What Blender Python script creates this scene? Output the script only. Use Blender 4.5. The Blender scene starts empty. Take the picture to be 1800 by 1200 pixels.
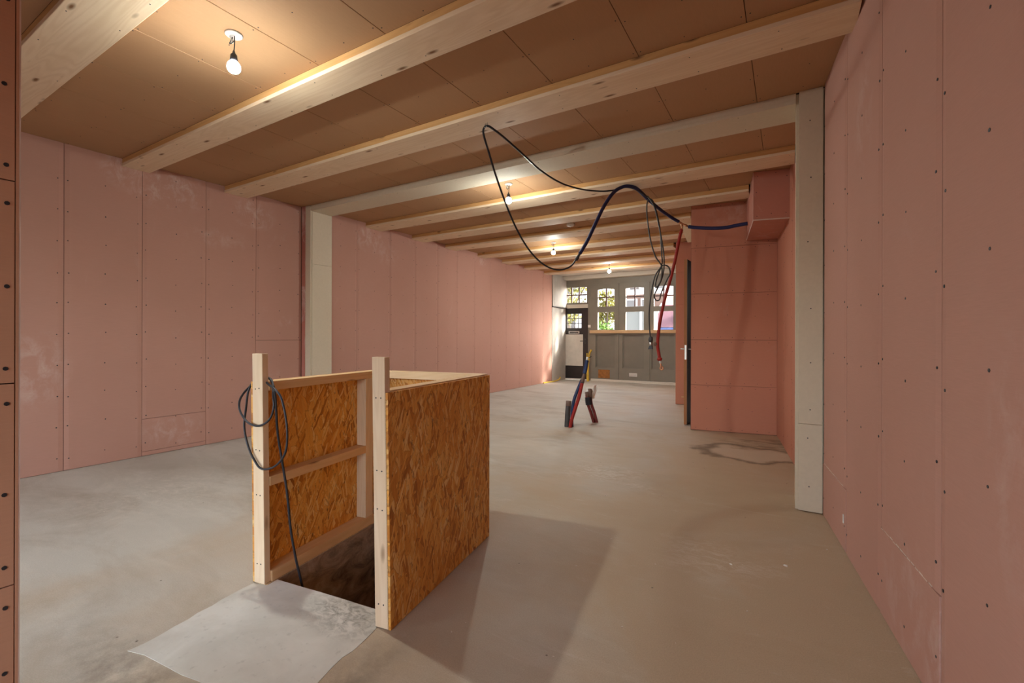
import bpy, bmesh, math, random
from mathutils import Vector, Matrix
random.seed(7)
PI = math.pi
scene = bpy.context.scene
COL = scene.collection

# ------------------------------------------------------------------ camera, sky, sun, exposure
cam_data = bpy.data.cameras.new('camera')
cam = bpy.data.objects.new('camera', cam_data)
COL.objects.link(cam)
cam_data.sensor_width = 36.0
cam_data.lens = 805.918 / 1800 * 36.0
cam_data.shift_y = -7.96 / 1800
cam_data.clip_start = 0.02
cam_data.clip_end = 300
cam.matrix_world = (Matrix.Translation((0, 0, 1.225)) @ Matrix.Rotation(0.541442, 4, 'Z')
                    @ Matrix.Rotation(PI / 2, 4, 'X') @ Matrix.Rotation(0.0026872, 4, 'Z'))
scene.camera = cam

world = bpy.data.worlds.new('sky')
scene.world = world
world.use_nodes = True
wn = world.node_tree.nodes
sky = wn.new('ShaderNodeTexSky')
sky.sky_type = 'NISHITA'
sky.sun_disc = False
sky.sun_elevation = math.radians(27)
sky.sun_rotation = math.radians(63)
sky.air_density = 1.0
sky.dust_density = 3.0
hsv = wn.new('ShaderNodeHueSaturation')
hsv.inputs['Saturation'].default_value = 0.4
world.node_tree.links.new(sky.outputs[0], hsv.inputs['Color'])
world.node_tree.links.new(hsv.outputs[0], wn['Background'].inputs[0])
SKY_STRENGTH = 1.2
wn['Background'].inputs[1].default_value = SKY_STRENGTH

sun_data = bpy.data.lights.new('sun', 'SUN')
sun_data.energy = 6.0
sun_data.angle = math.radians(5.0)
sun_data.color = (1.0, 0.93, 0.82)
sun = bpy.data.objects.new('sun', sun_data)
COL.objects.link(sun)
sun.rotation_euler = Vector((-0.80, -0.40, -0.46)).to_track_quat('-Z', 'Y').to_euler()
sun.location = (20, 25, 14)

BULB_STRENGTH = 980.0
BULB_COLOR = (0.93, 0.98, 0.93)
scene.view_settings.view_transform = 'Standard'
scene.view_settings.look = 'None'
scene.view_settings.gamma = 1.0
scene.view_settings.use_curve_mapping = False
scene.view_settings.exposure = 1.2
scene.cycles.max_bounces = 14
scene.cycles.diffuse_bounces = 10
scene.cycles.sample_clamp_indirect = 6.0

# ------------------------------------------------------------------ fixed measures
H = 2.971                     # underside of ceiling boards
ZB = 2.8956                   # underside of beams
XL, XL2 = -5.621, -5.55       # left wall faces, before and behind the portal
RX, RB = 0.66094, -0.11704    # right wall: x = RX + RB * y
FY = 12.25                    # inner face of the street front
def rxa(y): return RX + RB * y
RU = Vector((RB, 1, 0)).normalized()      # along the right wall, away from camera
RN = Vector((-1, RB, 0)).normalized()     # its face normal into the room
PD = Vector((0.9874, 0.158, 0)).normalized()
PN = Vector((0.158, -0.9874, 0))

# ------------------------------------------------------------------ node helpers
class NT:
    def __init__(self, name, rough=0.8, spec=0.3, metallic=0.0):
        self.m = bpy.data.materials.new(name)
        self.m.use_nodes = True
        self.t = self.m.node_tree
        self.b = self.t.nodes['Principled BSDF']
        self.b.inputs['Roughness'].default_value = rough
        self.b.inputs['Specular IOR Level'].default_value = spec
        self.b.inputs['Metallic'].default_value = metallic
    def n(self, typ, **kw):
        nd = self.t.nodes.new(typ)
        for k, v in kw.items():
            if hasattr(nd, k) and not isinstance(v, bpy.types.NodeSocket):
                setattr(nd, k, v)
        return nd
    def set(self, sock, v):
        if isinstance(v, bpy.types.NodeSocket):
            self.t.links.new(v, sock)
        else:
            if sock.type == 'RGBA' and len(v) == 3:
                v = (*v, 1)
            sock.default_value = v
    def pos(self):
        return self.n('ShaderNodeNewGeometry').outputs['Position']
    def obj(self):
        return self.n('ShaderNodeTexCoord').outputs['Object']
    def map(self, vec, scale=(1, 1, 1), loc=(0, 0, 0), rot=(0, 0, 0)):
        nd = self.n('ShaderNodeMapping')
        self.set(nd.inputs['Vector'], vec)
        nd.inputs['Scale'].default_value = scale
        nd.inputs['Location'].default_value = loc
        nd.inputs['Rotation'].default_value = rot
        return nd.outputs[0]
    def noise(self, vec, scale, detail=3, rough=0.55, dist=0.0):
        nd = self.n('ShaderNodeTexNoise')
        self.set(nd.inputs['Vector'], vec)
        nd.inputs['Scale'].default_value = scale
        nd.inputs['Detail'].default_value = detail
        nd.inputs['Roughness'].default_value = rough
        nd.inputs['Distortion'].default_value = dist
        return nd.outputs['Fac']
    def vor(self, vec, scale, feature='F1', rand=1.0):
        nd = self.n('ShaderNodeTexVoronoi')
        nd.feature = feature
        self.set(nd.inputs['Vector'], vec)
        nd.inputs['Scale'].default_value = scale
        nd.inputs['Randomness'].default_value = rand
        return nd
    def ramp(self, fac, stops, interp='LINEAR'):
        nd = self.n('ShaderNodeValToRGB')
        nd.color_ramp.interpolation = interp
        e = nd.color_ramp.elements
        while len(e) < len(stops):
            e.new(0.5)
        for el, (p, c) in zip(e, stops):
            el.position = p
            el.color = (*c, 1) if len(c) == 3 else c
        self.set(nd.inputs['Fac'], fac)
        return nd.outputs['Color']
    def val(self, fac, lo, hi, a=0.0, b=1.0):
        nd = self.n('ShaderNodeMapRange')
        self.set(nd.inputs['Value'], fac)
        nd.inputs['From Min'].default_value = lo
        nd.inputs['From Max'].default_value = hi
        nd.inputs['To Min'].default_value = a
        nd.inputs['To Max'].default_value = b
        return nd.outputs['Result']
    def math(self, op, a, b=0.0):
        nd = self.n('ShaderNodeMath', operation=op)
        self.set(nd.inputs[0], a)
        self.set(nd.inputs[1], b)
        return nd.outputs[0]
    def mix(self, fac, a, b, blend='MIX'):
        nd = self.n('ShaderNodeMix')
        nd.data_type = 'RGBA'
        nd.blend_type = blend
        self.set(nd.inputs[0], fac)
        self.set(nd.inputs[6], a)
        self.set(nd.inputs[7], b)
        return nd.outputs[2]
    def spot(self, pos, c, r, soft=0.6):
        """1 near the point c, fading to 0 at radius r (r may be a 3-tuple)."""
        r = r if isinstance(r, tuple) else (r, r, r)
        v = self.map(pos, scale=tuple(1 / k for k in r), loc=tuple(-a / k for a, k in zip(c, r)))
        nd = self.n('ShaderNodeVectorMath', operation='LENGTH')
        self.set(nd.inputs[0], v)
        return self.val(nd.outputs['Value'], 1.0 - soft, 1.0, 1.0, 0.0)
    def color(self, c): self.set(self.b.inputs['Base Color'], c)
    def bump(self, h, strength=0.2, dist=0.002):
        nd = self.n('ShaderNodeBump')
        nd.inputs['Strength'].default_value = strength
        nd.inputs['Distance'].default_value = dist
        self.set(nd.inputs['Height'], h)
        self.t.links.new(nd.outputs[0], self.b.inputs['Normal'])

def plain(name, c, rough=0.6, spec=0.3, metallic=0.0, vary=0.12, scale=9.0):
    k = NT(name, rough, spec, metallic)
    f = k.noise(k.obj(), scale, 4)
    k.color(k.ramp(f, [(0.3, tuple(x * (1 - vary) for x in c)), (0.7, tuple(min(1, x * (1 + vary)) for x in c))]))
    return k.m

def board_mat(name, c1, c2, chalk, spots=(), fibre=(3, 3, 60), smear=0.5, bias=0.62):
    k = NT(name, 0.85, 0.2)
    p = k.pos()
    c = k.mix(k.val(k.noise(p, 0.7, 3), 0.3, 0.7), c1, c2)
    fib = k.noise(k.map(p, scale=fibre), 5, 3)
    c = k.mix(k.val(fib, 0.3, 0.7, 0.0, 0.16), c, tuple(x * 0.72 for x in c1))
    dust = k.val(k.noise(k.map(p, scale=(1, 1, 0.6)), 3.3, 8, 0.7, 0.8), bias, bias + 0.16, 0.0, 0.3 * smear)
    c = k.mix(dust, c, chalk)
    if spots:
        tot = None
        for (ctr, r, amt) in spots:
            s = k.math('MULTIPLY', k.spot(p, ctr, r), amt)
            tot = s if tot is None else k.math('MAXIMUM', tot, s)
        br = k.val(k.noise(k.map(p, scale=(1, 1, 0.7)), 9, 9, 0.74, 0.5), 0.46, 0.78)
        c = k.mix(k.math('MULTIPLY', tot, br), c, chalk)
    k.color(c)
    k.bump(k.noise(p, 260, 2), 0.12, 0.001)
    return k.m

PINK_A, PINK_B = (0.480, 0.264, 0.206), (0.525, 0.296, 0.236)
CHALK = (0.70, 0.58, 0.53)
M = {}
M['pink_left'] = board_mat('pink_board_left', PINK_A, PINK_B, CHALK, [
    ((XL, 2.25, 2.80), (0.4, 0.50, 0.28), 0.8), ((XL, 1.90, 2.86), (0.4, 0.22, 0.2), 0.7), ((XL, 3.20, 2.72), (0.4, 0.30, 0.22), 0.8),
    ((XL, 1.25, 0.93), (0.4, 0.30, 0.42), 0.6), ((XL, 2.35, 0.22), (0.4, 0.36, 0.22), 0.6),
    ((XL, 2.80, 2.35), (0.4, 0.4, 0.15), 0.35), ((XL, 3.6, 1.42), (0.4, 0.12, 0.1), 0.6),
    ((XL2, 4.95, 2.75), (0.4, 0.35, 0.26), 0.8), ((XL2, 5.3, 2.55), (0.4, 0.35, 0.2), 0.4), ((XL2, 7.95, 2.82), (0.4, 0.25, 0.12), 0.7)])
def rp(y, z, dr=0.0): return (rxa(y), y, z)
M['pink_right'] = board_mat('pink_board_right', PINK_A, PINK_B, CHALK, [
    (rp(2.30, 0.22), (0.5, 0.30, 0.30), 0.35), (rp(2.05, 0.20), (0.5, 0.10, 0.35), 0.55), (rp(2.9, 2.35), (0.5, 0.20, 0.35), 0.3),
    (rp(1.6, 0.9), (0.5, 0.15, 0.4), 0.3)], smear=0.3)
M['pink_partition'] = board_mat('pink_board_partition', (0.50, 0.205, 0.132), (0.54, 0.235, 0.155), CHALK, [
    ((-0.6, 6.5, 2.8), (0.4, 0.4, 0.25), 0.35)], smear=0.35)
M['pink_raw'] = board_mat('pink_raw_edge', (0.40, 0.13, 0.10), (0.55, 0.26, 0.21), CHALK, smear=2.0, bias=0.5)
M['pink_duct'] = board_mat('pink_board_duct', (0.54, 0.24, 0.18), (0.58, 0.275, 0.21), CHALK, smear=1.2, bias=0.55)
M['brown_board'] = board_mat('brown_wall_board', (0.54, 0.30, 0.19), (0.58, 0.325, 0.21), CHALK, smear=0.3)
M['ceiling'] = board_mat('brown_ceiling_board', (0.415, 0.238, 0.125), (0.465, 0.270, 0.146), (0.5, 0.40, 0.31), fibre=(40, 3, 3), smear=0.3, bias=0.66)
M['ceiling_pale'] = board_mat('painted_ceiling_board', (0.55, 0.49, 0.40), (0.60, 0.54, 0.45), (0.66, 0.6, 0.52))
M['gypsum'] = board_mat('cream_gypsum_board', (0.60, 0.52, 0.395), (0.66, 0.58, 0.45), (0.72, 0.66, 0.55), fibre=(9, 9, 9), smear=0.5)
M['paper_edge'] = plain('board_paper_edge', (0.68, 0.56, 0.49), 0.9)
M['gap'] = plain('dark_joint', (0.05, 0.03, 0.025), 0.95)
M['screw'] = plain('black_screw', (0.025, 0.025, 0.03), 0.5, 0.4)

def wood(name, c_lo, c_hi, axis, knot=True, ringk=1.0, rough=0.65):
    k = NT(name, rough, 0.3)
    o = k.obj()
    sc = [16.0, 16.0, 16.0]
    sc[axis] = 0.9
    v = k.map(o, scale=tuple(sc))
    warp = k.noise(k.map(o, scale=tuple(1.2 if i == axis else 5 for i in range(3))), 1.6, 2)
    sg = [7.0, 7.0, 7.0]
    sg[axis] = 0.55
    fig = k.noise(k.map(o, scale=tuple(sg), loc=(2.3, 1.1, 4.7)), 1.0, 2, 0.45, 0.5)
    rings = k.math('SINE', k.math('MULTIPLY', fig, 85.0 * ringk))
    fine = k.noise(v, 3.0, 3, 0.6)
    c = k.mix(k.val(rings, -0.6, 1.0, 0.0, 0.42), c_hi, c_lo)
    c = k.mix(k.val(fine, 0.35, 0.7, 0.0, 0.35), c, c_lo)
    c = k.mix(k.val(warp, 0.35, 0.68, 0.0, 0.35), c, tuple(x * y for x, y in zip(c_hi, (0.88, 0.80, 0.68))))
    if knot:
        ks = [12.0, 12.0, 12.0]
        ks[axis] = 3.6
        vo = k.vor(k.map(o, scale=tuple(ks)), 1.0)
        kf = k.val(vo.outputs['Distance'], 0.06, 0.20, 1.0, 0.0)
        sep = k.n('ShaderNodeSeparateColor')
        k.set(sep.inputs[0], vo.outputs['Color'])
        sel = k.math('GREATER_THAN', sep.outputs[0], 0.55)
        c = k.mix(k.math('MULTIPLY', kf, sel), c, (0.20, 0.095, 0.04))
    k.color(c)
    k.bump(k.noise(k.map(o, scale=tuple(sc)), 4, 3), 0.1, 0.001)
    return k.m
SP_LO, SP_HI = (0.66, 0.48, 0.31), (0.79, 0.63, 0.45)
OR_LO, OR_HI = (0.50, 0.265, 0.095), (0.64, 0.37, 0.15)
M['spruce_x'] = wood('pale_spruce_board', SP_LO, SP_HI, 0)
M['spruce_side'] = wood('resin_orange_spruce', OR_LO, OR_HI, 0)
M['stud_z'] = wood('planed_stud_upright', (0.64, 0.46, 0.29), (0.76, 0.60, 0.42), 2)
M['stud_y'] = wood('planed_stud_rail', (0.60, 0.37, 0.18), (0.70, 0.47, 0.26), 1)
M['stud_x'] = wood('planed_stud_cross_rail', (0.60, 0.40, 0.22), (0.70, 0.50, 0.31), 0)
M['sill_wood'] = wood('bare_sill_wood', (0.50, 0.32, 0.16), (0.60, 0.40, 0.22), 0, knot=False)
M['door_wood'] = wood('brown_door_wood', (0.30, 0.12, 0.045), (0.36, 0.16, 0.06), 2, knot=False)
M['ply'] = wood('pale_plywood', (0.60, 0.46, 0.30), (0.68, 0.54, 0.37), 2, knot=False)

def osb(name, u_axis, tint=1.0):
    k = NT(name, 0.55, 0.35)
    o = k.obj()
    def flakes(rot, sx, sz, seed):
        v = k.map(o, scale=(1, 1, 1), loc=(seed, seed * 0.7, seed * 0.3), rot=(rot if u_axis == 1 else 0, 0 if u_axis == 1 else rot, 0))
        jit = k.n('ShaderNodeTexNoise')
        k.set(jit.inputs['Vector'], v)
        jit.inputs['Scale'].default_value = 16
        jit.inputs['Detail'].default_value = 3
        add = k.n('ShaderNodeVectorMath', operation='MULTIPLY_ADD')
        k.set(add.inputs[0], jit.outputs['Color'])
        add.inputs[1].default_value = (0.026, 0.026, 0.026)
        k.set(add.inputs[2], v)
        s = (2.0, sx, sz) if u_axis == 1 else (sx, 2.0, sz)
        vo = k.vor(k.map(add.outputs[0], scale=s), 1.0)
        ed = k.vor(k.map(add.outputs[0], scale=s), 1.0, 'DISTANCE_TO_EDGE')
        return vo.outputs['Color'], ed.outputs['Distance'], v
    layers = [flakes(0.25, 34, 8, 0.0), flakes(-0.48, 30, 9.5, 3.1), flakes(1.0, 28, 12, 7.7), flakes(-0.15, 84, 9, 5.2), flakes(0.5, 100, 11, 9.4)]
    stops = [(0.0, (0.30 * tint, 0.095, 0.014)), (0.16, (0.58 * tint, 0.225, 0.030)), (0.42, (0.76 * tint, 0.36, 0.062)),
             (0.75, (0.82 * tint, 0.45, 0.105)), (1.0, (0.86 * tint, 0.60, 0.24))]
    cols = []
    for col, ed, v in layers:
        sep = k.n('ShaderNodeSeparateColor')
        k.set(sep.inputs[0], col)
        c = k.ramp(sep.outputs[0], stops)
        s = (60, 220, 10) if u_axis == 1 else (220, 60, 10)
        gr = k.noise(k.map(v, scale=s), 1, 3)
        c = k.mix(k.val(gr, 0.35, 0.75, 0.0, 0.4), c, (0.40 * tint, 0.15, 0.025))
        c = k.mix(k.val(ed, 0.0, 0.05, 0.55, 0.0), c, (0.12, 0.04, 0.01))
        cols.append((c, sep.outputs[1]))
    c = cols[0][0]
    for (c2, pick), th in zip(cols[1:], (0.52, 0.70, 0.60, 0.72)):
        c = k.mix(k.val(pick, th - 0.01, th + 0.01), c, c2)
    gaps = k.val(k.noise(k.map(o, scale=(1, 1, 0.3)), 48, 4, 0.65), 0.62, 0.68, 0.0, 0.8)
    c = k.mix(gaps, c, (0.07, 0.022, 0.006))
    big = k.val(k.noise(o, 3.2, 3), 0.35, 0.7, 0.0, 0.35)
    c = k.mix(big, c, (0.56 * tint, 0.22, 0.04))
    k.color(c)
    k.bump(k.math('ADD', k.noise(o, 70, 3), k.math('MULTIPLY', layers[0][1], 1.0)), 0.3, 0.002)
    return k.m
M['osb'] = osb('oriented_strand_board', 1)
M['osb_x'] = osb('oriented_strand_board_cross', 0)
M['osb_edge'] = plain('strand_board_edge', (0.58, 0.42, 0.24), 0.9, vary=0.4, scale=160)

def concrete():
    k = NT('bare_concrete_screed', 0.62, 0.35)
    p = k.pos()
    a = k.noise(p, 0.55, 5, 0.6, 0.6)
    c = k.mix(k.val(a, 0.36, 0.66), (0.450, 0.425, 0.365), (0.550, 0.525, 0.465))
    b = k.noise(k.map(p, scale=(0.55, 1.7, 1), rot=(0, 0, 0.5)), 1.3, 7, 0.68, 1.0)
    c = k.mix(k.val(b, 0.48, 0.70, 0.0, 0.7), c, (0.62, 0.59, 0.52))
    b2 = k.noise(k.map(p, scale=(0.8, 1.5, 1), rot=(0, 0, 0.9), loc=(4, 9, 0)), 1.1, 6, 0.65, 0.6)
    c = k.mix(k.val(b2, 0.50, 0.72, 0.0, 0.62), c, (0.300, 0.235, 0.165))
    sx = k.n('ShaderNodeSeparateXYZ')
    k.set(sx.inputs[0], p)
    dust_bounce = k.math('ADD', k.math('MULTIPLY', sx.outputs[0], 0.16), k.noise(k.map(p, loc=(7, 3, 0)), 0.9, 5, 0.6, 0.7))
    c = k.mix(k.val(dust_bounce, -0.05, 0.42, 0.0, 0.85), c, (0.475, 0.345, 0.212))  # brown dust, deepened towards +x to paint in warm bounce light
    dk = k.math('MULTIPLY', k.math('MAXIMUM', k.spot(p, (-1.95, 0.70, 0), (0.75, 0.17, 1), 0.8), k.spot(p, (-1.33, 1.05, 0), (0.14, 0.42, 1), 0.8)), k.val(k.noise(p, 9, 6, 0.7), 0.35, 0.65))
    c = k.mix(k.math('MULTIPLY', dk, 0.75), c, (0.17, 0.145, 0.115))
    # streaks swept across the floor
    st = k.noise(k.map(p, scale=(0.8, 3.4, 1), rot=(0, 0, -0.25)), 2.6, 7, 0.74, 1.2)
    c = k.mix(k.val(st, 0.58, 0.74, 0.0, 0.3), c, (0.66, 0.60, 0.52))
    # water mark with a dark rim and pale dried centre by the right wall
    wob = k.n('ShaderNodeTexNoise')
    k.set(wob.inputs['Vector'], p)
    wob.inputs['Scale'].default_value = 3.0
    wob.inputs['Detail'].default_value = 5
    add = k.n('ShaderNodeVectorMath', operation='MULTIPLY_ADD')
    k.set(add.inputs[0], wob.outputs['Color'])
    add.inputs[1].default_value = (0.5, 0.5, 0)
    k.set(add.inputs[2], p)
    q = add.outputs[0]
    def ring(ctr, r, lo, hi):
        v = k.map(q, scale=(1 / r[0], 1 / r[1], 0), loc=(-ctr[0] / r[0], -ctr[1] / r[1], 0))
        nd = k.n('ShaderNodeVectorMath', operation='LENGTH')
        k.set(nd.inputs[0], v)
        return nd.outputs['Value']
    w = ring((-0.08, 5.72), (0.52, 0.36), 0, 1)
    rim = k.math('MULTIPLY', k.val(w, 0.80, 0.96), k.val(w, 0.98, 1.14, 1, 0))
    c = k.mix(k.math('MULTIPLY', k.val(w, 0.7, 1.0, 1.0, 0.0), 0.55), c, (0.60, 0.50, 0.38))
    c = k.mix(k.math('MULTIPLY', rim, 0.75), c, (0.11, 0.075, 0.045))
    w2 = ring((0.15, 6.25), (0.75, 0.38), 0, 1)
    br = k.val(k.noise(k.map(p, scale=(1, 3, 1)), 4, 6, 0.7, 0.8), 0.42, 0.62)
    c = k.mix(k.math('MULTIPLY', k.val(w2, 0.5, 1.05, 0.65, 0.0), br), c, (0.14, 0.095, 0.06))
    # chalky scuff and swept dust
    for ctr, r, amt in [((-1.45, 4.0), (0.40, 0.34), 0.75), ((-1.0, 3.75), (0.2, 0.12), 0.6), ((-4.2, 1.7), (0.9, 0.8), 0.45), ((-3.3, 6.6), (1.5, 0.7), 0.3),
                        ((-0.35, 2.75), (0.35, 0.25), 0.45)]:
        s = k.val(ring((ctr[0] + 0.25, ctr[1] + 0.25), r, 0, 1), 0.2, 1.0, amt, 0.0)
        br = k.val(k.noise(k.map(p, scale=(1.4, 2.4, 1), rot=(0, 0, ctr[0])), 7, 7, 0.7, 1.4), 0.45, 0.68)
        c = k.mix(k.math('MULTIPLY', s, br), c, (0.74, 0.69, 0.61))
    # grit
    g = k.vor(p, 9.0)
    sep = k.n('ShaderNodeSeparateColor')
    k.set(sep.inputs[0], g.outputs['Color'])
    grit = k.math('MULTIPLY', k.val(g.outputs['Distance'], 0.02, 0.06, 1, 0), k.math('GREATER_THAN', sep.outputs[0], 0.78))
    c = k.mix(grit, c, (0.09, 0.07, 0.055))
    fine = k.val(k.noise(p, 190, 2), 0.3, 0.7, 0.0, 0.22)
    c = k.mix(fine, c, (0.17, 0.13, 0.095))
    k.color(c)
    k.set(k.b.inputs['Roughness'], k.val(a, 0.3, 0.7, 0.5, 0.75))
    k.bump(k.math('ADD', k.noise(p, 45, 4), k.math('MULTIPLY', k.noise(p, 6, 4), 2.0)), 0.16, 0.004)
    return k.m
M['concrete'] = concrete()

def screed():
    k = NT('pale_trowelled_screed', 0.7, 0.3)
    p = k.pos()
    c = k.mix(k.val(k.noise(p, 4.0, 5, 0.6, 0.5), 0.35, 0.65), (0.52, 0.50, 0.44), (0.64, 0.62, 0.56))
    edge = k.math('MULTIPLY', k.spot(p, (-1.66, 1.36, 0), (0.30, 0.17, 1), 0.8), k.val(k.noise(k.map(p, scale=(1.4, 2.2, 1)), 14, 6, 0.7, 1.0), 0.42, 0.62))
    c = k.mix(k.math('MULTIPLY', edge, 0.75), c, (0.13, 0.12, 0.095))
    c = k.mix(k.val(k.noise(p, 30, 4, 0.6), 0.6, 0.72, 0, 0.3), c, (0.25, 0.23, 0.2))
    k.color(c)
    k.bump(k.noise(p, 22, 5), 0.2, 0.004)
    return k.m
M['screed'] = screed()
k = NT('damp_dark_soil', 0.95, 0.1)
kp = k.pos()
k.color(k.ramp(k.noise(k.map(kp, scale=(1, 1, 2)), 5, 7, 0.7, 0.8), [(0.3, (0.08, 0.056, 0.043)), (0.55, (0.32, 0.225, 0.17)), (0.75, (0.5, 0.39, 0.30))]))
k.bump(k.noise(kp, 14, 6), 0.8, 0.02)
M['soil'] = k.m

M['grey_paint'] = plain('grey_green_front_paint', (0.205, 0.180, 0.140), 0.5, 0.4, vary=0.08, scale=3)
M['grey_panel'] = plain('grey_green_panel_paint', (0.185, 0.162, 0.126), 0.5, 0.4, vary=0.08, scale=3)
M['grey_white'] = plain('chalky_grey_board', (0.42, 0.39, 0.34), 0.7, vary=0.1, scale=4)
M['black_paint'] = plain('black_brown_door_paint', (0.020, 0.015, 0.014), 0.35, 0.5)
M['white_panel'] = plain('white_door_panel', (0.62, 0.57, 0.50), 0.6, vary=0.06)
M['bar_brown'] = plain('maroon_glazing_bar', (0.085, 0.035, 0.030), 0.5)
M['lead'] = plain('lead_came', (0.06, 0.055, 0.05), 0.5)
M['metal'] = plain('brushed_steel', (0.55, 0.54, 0.52), 0.35, 0.5, 1.0)
M['copper'] = plain('copper_pipe', (0.62, 0.30, 0.16), 0.35, 0.5, 1.0)
M['white_plastic'] = plain('white_plastic', (0.72, 0.70, 0.66), 0.45, vary=0.04)
M['black_rubber'] = plain('black_rubber_cable', (0.016, 0.016, 0.022), 0.45, 0.4)
M['grey_rubber'] = plain('grey_rubber_cable', (0.045, 0.043, 0.042), 0.5, 0.4)
M['blue_foam'] = plain('navy_foam_sleeve', (0.018, 0.020, 0.075), 0.6, 0.3)
M['blue_pipe'] = plain('blue_sleeve', (0.012, 0.030, 0.095), 0.5, 0.4)
M['red_foam'] = plain('red_foam_sleeve', (0.28, 0.018, 0.012), 0.55, 0.3)
M['maroon_pipe'] = plain('maroon_sleeve', (0.17, 0.022, 0.018), 0.5, 0.4)
M['grey_pipe'] = plain('dark_grey_conduit', (0.06, 0.055, 0.055), 0.5)
M['tape'] = plain('brown_grey_tape', (0.16, 0.10, 0.075), 0.6)
M['yellow'] = plain('yellow_gas_pipe', (0.62, 0.42, 0.05), 0.45)
M['card'] = plain('brown_board_patch', (0.32, 0.13, 0.035), 0.8, vary=0.3, scale=14)
M['bag'] = plain('crumpled_white_plastic', (0.88, 0.85, 0.80), 0.5)
M['crumb'] = plain('plaster_crumb', (0.62, 0.56, 0.48), 0.9)
k = NT('window_glass', 0.02, 0.5)
k.color((1, 1, 1))
tr = k.n('ShaderNodeBsdfTransparent')
gl = k.n('ShaderNodeBsdfGlossy')
gl.inputs['Roughness'].default_value = 0.03
ms = k.n('ShaderNodeMixShader')
ms.inputs[0].default_value = 0.05
k.t.links.new(tr.outputs[0], ms.inputs[1])
k.t.links.new(gl.outputs[0], ms.inputs[2])
k.t.links.new(ms.outputs[0], k.t.nodes['Material Output'].inputs['Surface'])
M['glass'] = k.m
k = NT('lit_bulb', 0.4)
k.color((1, 1, 1))
k.b.inputs['Emission Color'].default_value = (*BULB_COLOR, 1)
k.b.inputs['Emission Strength'].default_value = BULB_STRENGTH
M['bulb'] = k.m
k = NT('lit_bulb_neck', 0.4)
k.color((1, 1, 1))
k.b.inputs['Emission Color'].default_value = (*BULB_COLOR, 1)
k.b.inputs['Emission Strength'].default_value = BULB_STRENGTH * 0.07
M['bulb_dim'] = k.m
# outdoors
M['brick_pave'] = plain('street_paving', (0.25, 0.21, 0.19), 0.9, vary=0.25, scale=20)
M['render_white'] = plain('white_house_render', (0.40, 0.39, 0.38), 0.85, vary=0.05)
M['render_bright'] = plain('bright_house_render', (0.72, 0.70, 0.68), 0.85, vary=0.05)
M['pebble'] = plain('pale_pebble_dash', (0.17, 0.175, 0.165), 0.95, vary=0.35, scale=60)
M['roof_tile'] = plain('maroon_roof_tile', (0.085, 0.034, 0.040), 0.8, vary=0.35, scale=25)
M['gutter_blue'] = plain('blue_grey_gutter', (0.06, 0.09, 0.2), 0.6)
M['dark_glass'] = plain('dark_window_pane', (0.06, 0.05, 0.05), 0.2, 0.6)
M['brown_brick'] = plain('brown_brick', (0.13, 0.08, 0.06), 0.9, vary=0.3, scale=30)
M['leaf_green'] = plain('bright_green_leaf', (0.07, 0.15, 0.014), 0.6, vary=0.5, scale=6)
M['leaf_yellow'] = plain('yellow_green_leaf', (0.15, 0.14, 0.02), 0.6, vary=0.5, scale=4)
M['bark'] = plain('grey_bark', (0.12, 0.09, 0.07), 0.9)

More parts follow.
